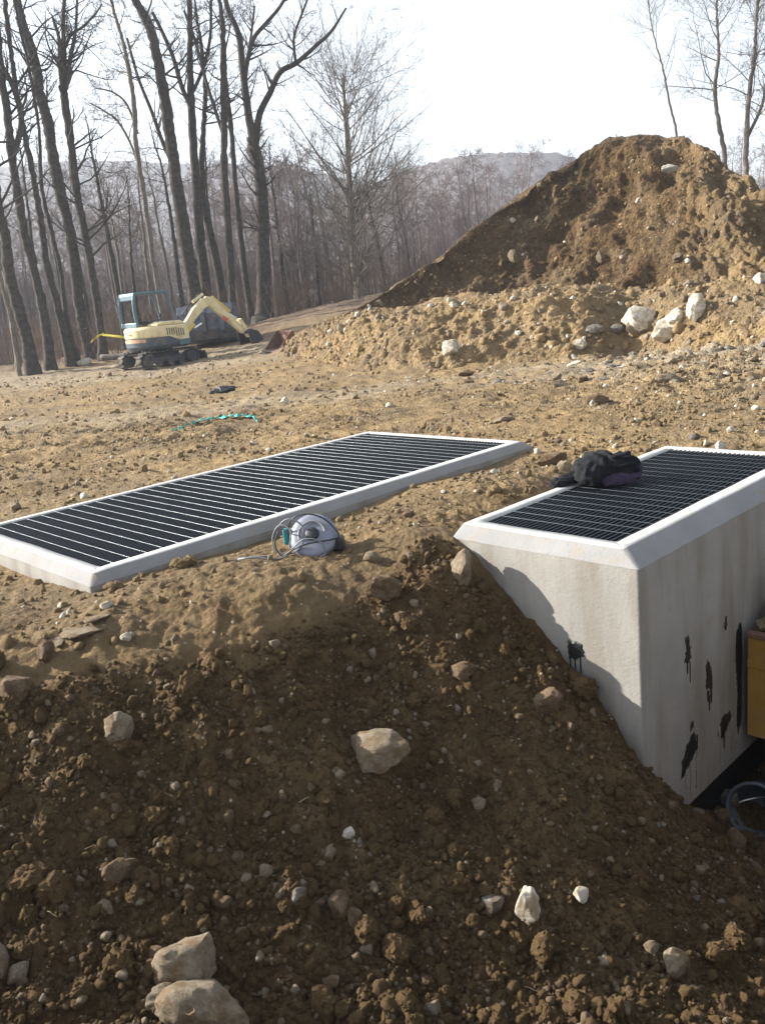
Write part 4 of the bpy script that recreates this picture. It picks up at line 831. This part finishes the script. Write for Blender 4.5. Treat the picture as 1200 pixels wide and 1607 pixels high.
for k in range(3): MB().tube(catmull([(.95, .13 + k * .03, 1.05), (1.2, .14 + k * .03, 1.55), (1.7, .13 + k * .03, 2.0), (2.1, .12 + k * .02, 2.28), (2.5, .10 + k * .02, 2.02)], 6), .014, 6).build("hose", M['rubber'], ex, smoothed=True)
for y in (-.5, .5): MB().cyl((.84, y * .6, 1.05), .05, .03, 'x', 14).build("work_light", M['steel_bright'], ex)
MB().tube([(-.55, -.72, 1.36), (-.55, -.72, 1.5), (.0, -.70, 1.55), (.0, -.70, 1.46)], .012, 6).build("grab_rail", M['steel_dark'], ex)
for ch in list(ex.children)[_nb:]:                 # the boom stands lower than it was drawn: ease its knuckle down
    for me_v in ch.data.vertices:
        x = me_v.co.x; me_v.co.z -= .30 * float(smooth(.95, 2.0, x) * (1 - smooth(2.3, 3.5, x))) if me_v.co.z > .6 else 0
# ------------------------------------------------------------------ spare loader buckets
def loader_bucket(name, loc, rz, W, S, mt, label, edge='steel_bright', ribs=0, rx=0):
    o = empty(name, loc, rz); tag(o, label, "loader bucket"); o.rotation_euler = (0, rx, rz)
    prof = [(0, 0), (.75, .0), (.95, .10), (1.05, .35), (1.0, .72), (.85, .92), (.82, .90), (.95, .70), (1.0, .36), (.91, .14), (.74, .05), (0, .03)]
    P = [(x * S, z * S) for x, z in prof]; MB().prism(P, 'y', -W / 2, W / 2).build("shell", M[mt], o, .008)
    side = [(0.02 * S, .02 * S), (.74 * S, .02 * S), (.93 * S, .12 * S), (1.02 * S, .36 * S), (.97 * S, .7 * S), (.82 * S, .9 * S), (.6 * S, .7 * S)]
    for y in (-W / 2 - .02, W / 2): MB().prism(side, 'y', y, y + .02).build("side_plate", M[mt], o)
    MB().box(-.16 * S, .06 * S, -W / 2 - .02, W / 2 + .02, -.022, -.002).build("cutting_edge", M[edge], o)
    for k in range(ribs):
        y = -W / 2 + (k + .5) * W / ribs; MB().prism([(1.06 * S, .2 * S), (1.18 * S, .3 * S), (1.12 * S, .75 * S), (.9 * S, .94 * S), (1.02 * S, .72 * S), (1.08 * S, .35 * S)], 'y', y - .08, y + .08).build("hinge_plate", M[mt], o, .01)
    return o
p = at(340, 545, 33.2); p[2] = hz(p[0], p[1]) + .02
loader_bucket("loader_bucket", p + (0, 1.0, .1), rad(-98), 2.1, 1.5, 'skip_blue', "dark steel loader bucket standing behind the excavator's boom", ribs=3)
p = hit(448, 549)
loader_bucket("loader_bucket", p + (-.45, 0, .02), rad(25), 1.3, .62, 'rust', "rusty red loader bucket half buried in the bank's end")

# ------------------------------------------------------------------ log, caution tape
lp = [at(158, 552, 33.5), at(185, 546, 33.3), at(212, 540, 33.1)]; lp = [np.array([p[0], p[1], hz(p[0], p[1]) + .14]) for p in lp]
lg = MB().tube(catmull(lp, 6), np.linspace(.13, .10, 13), 10).build("log", M['bark_pale'], None, smoothed=True); tag(lg, "pale log lying on the ground behind the excavator", "log")
p = at(131, 556, 33); p[2] = hz(p[0], p[1]); put_stone(131, 556, 26, 14, 'stone_white', "white stone at the foot of the trees left of excavator", p=p)
p = at(352, 614, 14.3); put_stone(352, 616, 38, 12, 'steel_dark', "dark wet clod on the field before the excavator", "dirt clod", 'c')

def ribbon(pts, w, tw=0.6):
    C = catmull(pts, 12); n = len(C); V = []
    for i, p in enumerate(C):
        a = tw * math.sin(i * .22); V += [p + (0, -w / 2 * math.sin(a), -w / 2 * math.cos(a)), p + (0, w / 2 * math.sin(a), w / 2 * math.cos(a))]
    V += [v + np.array((0, .003, 0)) for v in V]; k = 2 * n
    return V, [(2 * i, 2 * i + 1, 2 * i + 3, 2 * i + 2) for i in range(n - 1)] + [(k + 2 * i + 2, k + 2 * i + 3, k + 2 * i + 1, k + 2 * i) for i in range(n - 1)] + [(2 * i, 2 * i + 2, k + 2 * i + 2, k + 2 * i) for i in range(n - 1)] + [(2 * i + 1, k + 2 * i + 1, k + 2 * i + 3, 2 * i + 3) for i in range(n - 1)]
tape = MB().add(*ribbon([at(160, 525, 34.1), at(185, 528, 33.9), at(210, 531, 33.8), at(260, 534, 33.8), at(320, 534, 34), at(380, 527, 34.6), at(412, 520, 36), at(445, 511, 37)], .09)).build("caution_tape", M['tape'])
tag(tape, "yellow caution tape strung low from tree to tree behind excavator", "caution tape")
t2 = MB().add(*ribbon([at(163, 524, 34.05), at(155, 527, 33.9), at(147, 533, 33.7), at(143, 537, 33.6)], .10, 1.2)).build("tape_end", M['tape'], tape)

# ------------------------------------------------------------------ trees
class TB:                                         # fast collector of open quad tubes
    def __init__(s): s.V = []; s.F = []; s.n = 0
    def tube(s, P, r, k):
        P = np.asarray(P, float); n = len(P); T = np.empty_like(P); T[1:-1] = P[2:] - P[:-2]; T[0] = P[1] - P[0]; T[-1] = P[-1] - P[-2]
        T /= np.maximum(np.sqrt((T * T).sum(1)), 1e-9)[:, None]; m = T.mean(0); ref = np.array([1.0, .1, 0]) if abs(m[2]) > .7 else np.array([0, 0, 1.0])
        U = np.cross(T, ref); U /= np.sqrt((U * U).sum(1))[:, None]; W = np.cross(T, U); a = np.arange(k) * (2 * np.pi / k)
        V = P[:, None] + np.asarray(r, float).reshape(-1, 1, 1) * (np.cos(a)[None, :, None] * U[:, None] + np.sin(a)[None, :, None] * W[:, None])
        i = (np.arange(n - 1) * k)[:, None]; j = np.arange(k)[None]; F = np.stack([i + j, i + (j + 1) % k, i + k + (j + 1) % k, i + k + j], -1).reshape(-1, 4)
        s.V.append(V.reshape(-1, 3)); s.F.append(F + s.n); s.n += n * k
    def arrays(s): return np.vstack(s.V), np.vstack(s.F)
    def mesh(s, name): V, F = s.arrays(); return np_mesh(name, V, F, None, True)
def wander(rng, p, d, L, n, jit, lift):
    pts = [p]; d = d / np.linalg.norm(d); st = L / n
    for _ in range(n):
        d = d + rng.normal(0, jit, 3) + (0, 0, lift); d /= np.linalg.norm(d); p = p + d * st; pts.append(p)
    return np.array(pts)
def branch_out(tb, rng, P, R, n, lo, hi, Lf, elev, levels, jit=.16, lift=.07, rk=.42, kmin=3, rmin=.006):
    """n branches off the limb P (radii R); each carries smaller ones down to `levels`"""
    T = len(P)
    for _ in range(n):
        t = rng.uniform(lo, hi); q = t * (T - 1); i = min(int(q), T - 2); f = q - i; p = P[i] + (P[i + 1] - P[i]) * f; r = R[i] + (R[i + 1] - R[i]) * f
        ax = P[i + 1] - P[i]; ax /= np.linalg.norm(ax); s = rng.normal(size=3); s -= ax * (s @ ax); s /= np.linalg.norm(s); e = rng.uniform(*elev)
        d = ax * math.sin(e) + s * math.cos(e); L = Lf * rng.uniform(.5, 1.15) * (1.15 - .55 * t); rb = max(min(r * rk, .05) * rng.uniform(.55, 1.1), rmin)
        B = wander(rng, p, d, L, 5 if levels > 1 else 3, jit, lift); RB = np.linspace(rb, max(rb * .25, rmin * .6), len(B)); tb.tube(B, RB, 5 if rb > .03 else kmin)
        if levels > 1: branch_out(tb, rng, B, RB, min(9, max(4, int(n * .38))) if levels > 2 else 5, .2, 1, L * .48, elev, levels - 1, jit * 1.15, lift * .8, .6, kmin, rmin)
def trace_pts(tr, Y, bow=0.0, seed=0):
    P = np.array([at(px, py, Y) for px, py, w in tr]); rng = np.random.RandomState(seed)
    P[:, 1] += np.cumsum(rng.normal(0, .12, len(P))); P[0, 1] = Y
    return P, np.array([w / FPX * Y / 2 * .88 for _, _, w in tr])
def tree(label, tr, Y, extend, limbs=(), n=10, dense=2.8, Lf=3.0, elev=(.3, .9), lo=.45, levels=3, seed=0, bark='bark', jit=.16, lift=.07, group="tall bare trees at the wood's edge", name="bare_tree", rk=.4):
    rng = np.random.RandomState(seed); P, R = trace_pts(tr, Y, seed=seed); R = R * (.72 if 'heap' in (group or '') else 1)
    d = P[-1] - P[-2]; d /= np.linalg.norm(d); d = d * .6 + np.array([0, 0, .4]); E_ = wander(rng, P[-1], d, extend, 6, .05, .06)[1:] if extend else np.zeros((0, 3))
    P = np.vstack([P, E_]); R = np.r_[R, np.linspace(R[-1] * .93, .02, len(E_))] if extend else R
    z0 = hz(P[0, 0], P[0, 1]); base = np.array([P[0, 0], P[0, 1], z0])
    C = catmull(P, 9); RC = np.interp(np.linspace(0, 1, len(C)), np.linspace(0, 1, len(R)), R)
    hgt = C[:, 2] - z0; RC = RC * (1 + .55 * np.exp(-np.maximum(hgt, 0) / .35)) * (1 + .05 * rng.normal(size=len(RC)))
    if C[0, 2] > z0 - .3: C = np.vstack([[C[0, 0], C[0, 1], z0 - .35], C]); RC = np.r_[RC[0] * 1.1, RC]
    C[:, :2] += rng.normal(0, .012, (len(C), 2)); root = empty(name, base); tag(root, label, "tree", group)
    tt = TB(); tt.tube(C - base, RC, 14); v_ = tt.V[0]; ax = np.repeat(C - base, 14, 0); tt.V[0] = ax + (v_ - ax) * (1 + .16 * fbm(v_ * (2.5, 2.5, .7) + seed, 3))[:, None]; link("trunk", tt.mesh("trunk"), M[bark], root)
    tb = TB()
    for lt in limbs:
        L, LR = trace_pts(lt, Y, seed=seed + 5); c = catmull(L, 4); cr = np.interp(np.linspace(0, 1, len(c)), np.linspace(0, 1, len(LR)), LR); tb.tube(c - base, cr, 7)
        branch_out(tb, rng, c - base, cr, 15, .15, 1, Lf * .62, elev, levels, jit, lift, .5)
    branch_out(tb, rng, C - base, RC, int(n * dense), lo * .8, .98, Lf, elev, levels, jit, lift, rk)
    link("crown", tb.mesh("crown"), M[bark if bark == 'bark_pale' else 'twig'], root); return root
T = lambda *a: [tuple(q) for q in a]
tree("leftmost full trunk, leaning out of the frame's left edge", T((51, 577, 23), (40, 530, 21), (30, 490, 20), (15, 425, 18), (8, 370, 17), (0, 320, 16), (-10, 250, 15)), 31.5, 8, n=8, seed=1)
tree("slim pale stem in front of the leftmost full trunk", T((30, 580, 7), (18, 500, 6), (8, 440, 6), (-4, 380, 6)), 31, 6, n=4, levels=2, seed=2, bark='bark_pale')
tree("forked grey trunk, second of the left cluster", T((80, 573, 17), (66, 500, 16), (50, 425, 15), (37, 362, 15), (27, 300, 14), (17, 225, 13), (10, 165, 12), (2, 100, 11)), 32.5, 9, limbs=[T((20, 250, 10), (32, 190, 10), (24, 140, 9), (8, 105, 8))], n=8, seed=3)
tree("straight trunk, third of the left cluster", T((111, 566, 16), (95, 500, 14), (77, 425, 12), (66, 362, 11), (57, 300, 10), (45, 225, 9), (32, 150, 8), (22, 87, 8), (10, 0, 7)), 33, 7, n=7, seed=4)
tree("slender stem just right of the third trunk in the left cluster", T((122, 565, 9), (105, 500, 8), (91, 425, 7), (77, 362, 7), (62, 295, 6), (54, 200, 5), (42, 112, 5), (27, 45, 4)), 33.2, 5, n=6, levels=2, seed=5)
tree("thick leaning trunk rising behind the left cluster", T((142, 552, 18), (130, 512, 18), (120, 450, 18), (110, 362, 17), (98, 300, 17), (87, 250, 18), (77, 195, 17), (67, 150, 16), (57, 100, 16), (40, 45, 14), (25, 0, 13)), 35.5, 8, n=9, seed=6)
tree("tall trunk forking high, with the caution tape tied round it", T((163, 557, 15), (152, 487, 13), (142, 425, 13), (130, 362, 13), (120, 300, 13), (110, 225, 13), (100, 150, 13), (99, 138, 12)), 34.3, 0, limbs=[T((99, 140, 9), (95, 100, 8), (93, 60, 6), (86, 30, 4)), T((99, 142, 8), (102, 100, 8), (100, 50, 7), (104, 10, 6), (112, -60, 4)), T((100, 140, 9), (107, 120, 8), (112, 85, 7), (122, 50, 5), (123, 0, 4)), T((103, 75, 5), (112, 55, 5), (130, 42, 4), (150, 28, 3), (162, 8, 2))], n=6, lo=.4, seed=7)
tree("thin pale trunk with long drooping boughs behind excavator's canopy", T((259, 560, 10), (252, 490, 9), (240, 400, 8), (228, 300, 8), (219, 230, 8), (214, 175, 8), (203, 110, 7), (190, 60, 6), (175, 12, 5)), 37, 5, limbs=[T((222, 270, 4), (205, 225, 4), (185, 190, 4), (165, 175, 3), (140, 160, 2)), T((217, 210, 4), (200, 165, 4), (178, 145, 3), (150, 138, 2))], n=12, lo=.5, seed=8, bark='bark_pale')
tree("massive dark trunk, leftmost of the group behind the boom", T((312, 512, 26), (303, 440, 23), (292, 375, 22), (277, 275, 20), (268, 210, 20), (260, 150, 18), (250, 90, 16), (240, 50, 15), (215, 0, 12)), 38, 8, limbs=[T((275, 265, 8), (255, 225, 7), (235, 170, 6), (215, 120, 5), (200, 60, 4))], n=10, seed=9)
tree("straight trunk hard against the massive dark trunk", T((328, 512, 19), (320, 440, 17), (312, 350, 16), (303, 225, 14), (298, 125, 11), (298, 60, 9), (297, 0, 8)), 39, 7, limbs=[T((301, 170, 8), (286, 138, 8), (272, 90, 7), (255, 50, 6), (240, 20, 5)), T((300, 150, 6), (318, 110, 6), (330, 60, 5), (332, 0, 4))], n=10, seed=10)
tree("curved trunk between the massive trunk and the thin pair", T((352, 514, 17), (346, 450, 15), (335, 390, 14), (322, 325, 12), (318, 260, 10), (322, 190, 8)), 40, 6, n=8, seed=11)
tree("narrow trunk second from the big forked tree", T((370, 518, 16), (364, 450, 14), (361, 400, 13), (354, 275, 12), (352, 175, 11), (352, 110, 9), (352, 50, 8), (346, 0, 6)), 38.5, 6, limbs=[T((350, 210, 6), (336, 165, 6), (322, 120, 5), (305, 60, 5), (288, 15, 4))], n=10, seed=12)
tree("slim trunk just left of the big forked tree", T((396, 510, 12), (386, 440, 11), (380, 390, 10), (370, 300, 9), (362, 200, 8)), 42, 6, n=7, seed=13)
tree("big forked tree with a bough arching right, beside the excavator's bucket", T((415, 512, 30), (414, 480, 25), (412, 400, 23), (411, 330, 22), (408, 280, 21), (400, 240, 21), (397, 215, 19)), 41, 0,
     limbs=[T((398, 225, 14), (390, 180, 13), (385, 140, 12), (380, 95, 11), (375, 55, 10), (357, 10, 8), (345, -60, 6)), T((384, 135, 7), (388, 100, 7), (398, 62, 7), (420, 36, 6), (445, 5, 5), (460, -40, 3)), T((386, 110, 5), (395, 50, 4), (400, 10, 3)),
            T((401, 225, 13), (407, 180, 11), (424, 146, 10), (440, 114, 9), (465, 101, 8), (495, 75, 6), (520, 50, 5), (543, 13, 3)), T((464, 98, 5), (461, 60, 4), (472, 28, 4), (483, 0, 3))], n=8, lo=.5, Lf=2.5, seed=14)
tree("spreading tree with fine upswept twigs at the heap's left foot", T((567, 474, 22), (560, 440, 15), (555, 400, 13), (551, 340, 12), (549, 300, 10), (545, 225, 8), (541, 160, 5), (539, 120, 3)), 45, 0, n=46, Lf=6.4, elev=(.35, 1.0), lo=.12, levels=3, dense=2.4, seed=15, bark='bark_pale', jit=.10, lift=.075, group=None, rk=.36)
tree("bare tree rising behind the heap, left of three at the right", T((1140, 330, 13), (1132, 240, 11), (1122, 190, 10), (1117, 140, 9), (1120, 90, 7), (1116, 40, 5)), 34, 3, n=12, Lf=2.8, seed=16, bark='bark_pale', lo=.3, group="bare trees behind the spoil heap")
tree("bare tree rising behind the heap, middle of three at the right", T((1168, 340, 14), (1166, 265, 12), (1169, 200, 11), (1176, 140, 10), (1186, 80, 8), (1194, 20, 7)), 33, 4, limbs=[T((1172, 215, 6), (1190, 170, 5), (1203, 120, 4), (1215, 60, 3))], n=13, Lf=3.0, seed=17, bark='bark_pale', lo=.3, group="bare trees behind the spoil heap")
tree("slender bare tree rising behind the heap's peak", T((1075, 300, 8), (1066, 215, 6), (1054, 160, 5), (1042, 100, 4), (1030, 55, 3)), 36, 1.5, n=10, Lf=2.4, seed=18, bark='bark_pale', lo=.3, levels=2, group="bare trees behind the spoil heap")
tree("bare tree rising behind the heap, cut by the right edge", T((1222, 380, 12), (1212, 280, 10), (1205, 220, 9), (1208, 140, 8), (1215, 60, 6)), 35, 4, n=12, Lf=2.8, seed=19, bark='bark_pale', lo=.25, group="bare trees behind the spoil heap")
# slender trees standing singly just inside the wood
for i, (px, py, w, top, Y) in enumerate(((18, 578, 9, 300, 36), (135, 548, 8, 330, 40), (186, 540, 11, 300, 39), (196, 542, 7, 360, 42), (215, 536, 8, 380, 43), (283, 520, 9, 300, 44), (268, 520, 7, 340, 46), (340, 505, 8, 300, 46), (445, 497, 8, 320, 48), (462, 494, 6, 360, 50), (480, 490, 7, 330, 52), (500, 486, 6, 380, 50), (520, 482, 8, 350, 53), (600, 470, 7, 330, 52), (640, 462, 8, 320, 56), (236, 530, 7, 330, 45), (100, 560, 7, 330, 41), (62, 568, 8, 320, 39))):
    lean = rs.uniform(-6, 10); hh = py - top
    tree("slender bare tree inside the wood behind the big trunks", T((px + hh * .05, py + 8, w), (px, py - hh * .35, w * .85), (px - hh * .05 - lean * .5, py - hh * .7, w * .7), (px - hh * .10 - lean, top, w * .5)), Y, 3, n=12, Lf=2.3, elev=(.2, .9), lo=.3, levels=2, seed=60 + i, bark='bark' if i % 3 else 'bark_pale', group="slender trees inside the wood")

# the wood behind, and its undergrowth: uncountable, one mass each
protos = []
for k in range(9):
    rng = np.random.RandomState(300 + k); H = rng.uniform(9, 14); tb = TB(); P = wander(rng, np.array([0, 0, -.5]), np.array([0, 0, 1.0]), H, 8, .05, .06); R = np.linspace(rng.uniform(.08, .17), .015, 9); tb.tube(P, R, 6)
    branch_out(tb, rng, P, R, 26, .15, .98, H * .27, (.25, 1.0), 3, .14, .08, .34, 3, .010)
    me = tb.mesh("wood_tree"); me.materials.append(M['wood_mass']); protos.append(bpy.data.objects.new("wood_tree", me))
rng = np.random.RandomState(77); pts = []
while len(pts) < 950:
    Y = rng.uniform(45, 140); x = rng.uniform(-.62, .62) * Y
    if x > .2 * Y and Y < 62: continue
    pts.append((x, Y, 0))
pts = np.array(pts); pts[:, 2] = height(pts[:, 0], pts[:, 1])
pick = rng.randint(0, 9, len(pts)); tall = np.array([po.data.vertices and max(v.co.z for v in po.data.vertices) for po in protos])[pick]
size = np.minimum(rng.uniform(.7, 1.15, len(pts)), (np.where(pts[:, 0] < -.04 * pts[:, 1], rng.uniform(.11, .19, len(pts)), rng.uniform(.10, .15, len(pts))) * pts[:, 1] + 1.25 - pts[:, 2]) / tall)
strew("woodland", pts, size, protos, "dense bare wood stretching back behind the tall trees", "wood", 79, turn='z', sizes=pick)
tb = TB(); rng = np.random.RandomState(5); p = np.array([-14, 40, hz(-14, 40)])
for _ in range(2600):
    Y = rng.uniform(34.5, 58); x = rng.uniform(-.55, .12) * Y
    if x > -.12 * Y and Y < 40: continue
    p = np.array([x, Y, hz(x, Y) - .05]) if _ % 6 == 0 else p + np.array([rng.normal(0, .25), rng.normal(0, .25), 0]); d = np.array([rng.normal(0, .35), rng.normal(0, .35), 1.0]); L = rng.uniform(.5, 2.6)
    P = wander(rng, p, d, L, 3, .15, .02); tb.tube(P, np.linspace(.014, .005, 4), 3)
    if L > 1.2:
        for q in (1, 2): tb.tube(wander(rng, P[q], d + rng.normal(0, .8, 3), L * .4, 2, .2, .03), [.008, .006, .004], 3)
tag(link("undergrowth", tb.mesh("undergrowth"), M['brush']), "brown brush and saplings growing under the trees", "undergrowth", kind="stuff")

# ------------------------------------------------------------------ haze over the valley
hzm = bpy.data.materials.new("haze_air"); hzm.use_nodes = True; hn = hzm.node_tree
for q in list(hn.nodes):
    if q.type == 'BSDF_PRINCIPLED': hn.nodes.remove(q)
pv = hn.nodes.new("ShaderNodeVolumePrincipled"); pv.inputs["Density"].default_value = 0.0010; pv.inputs["Color"].default_value = (.80, .88, 1.0, 1); pv.inputs["Anisotropy"].default_value = 0.3
hn.links.new(pv.outputs[0], hn.nodes["Material Output"].inputs["Volume"])
hb = MB().box(-1000, 1000, -950, 950, -45, 140).build("haze", hzm); tag(hb, "pale winter haze hanging over the valley", "haze", kind="stuff")
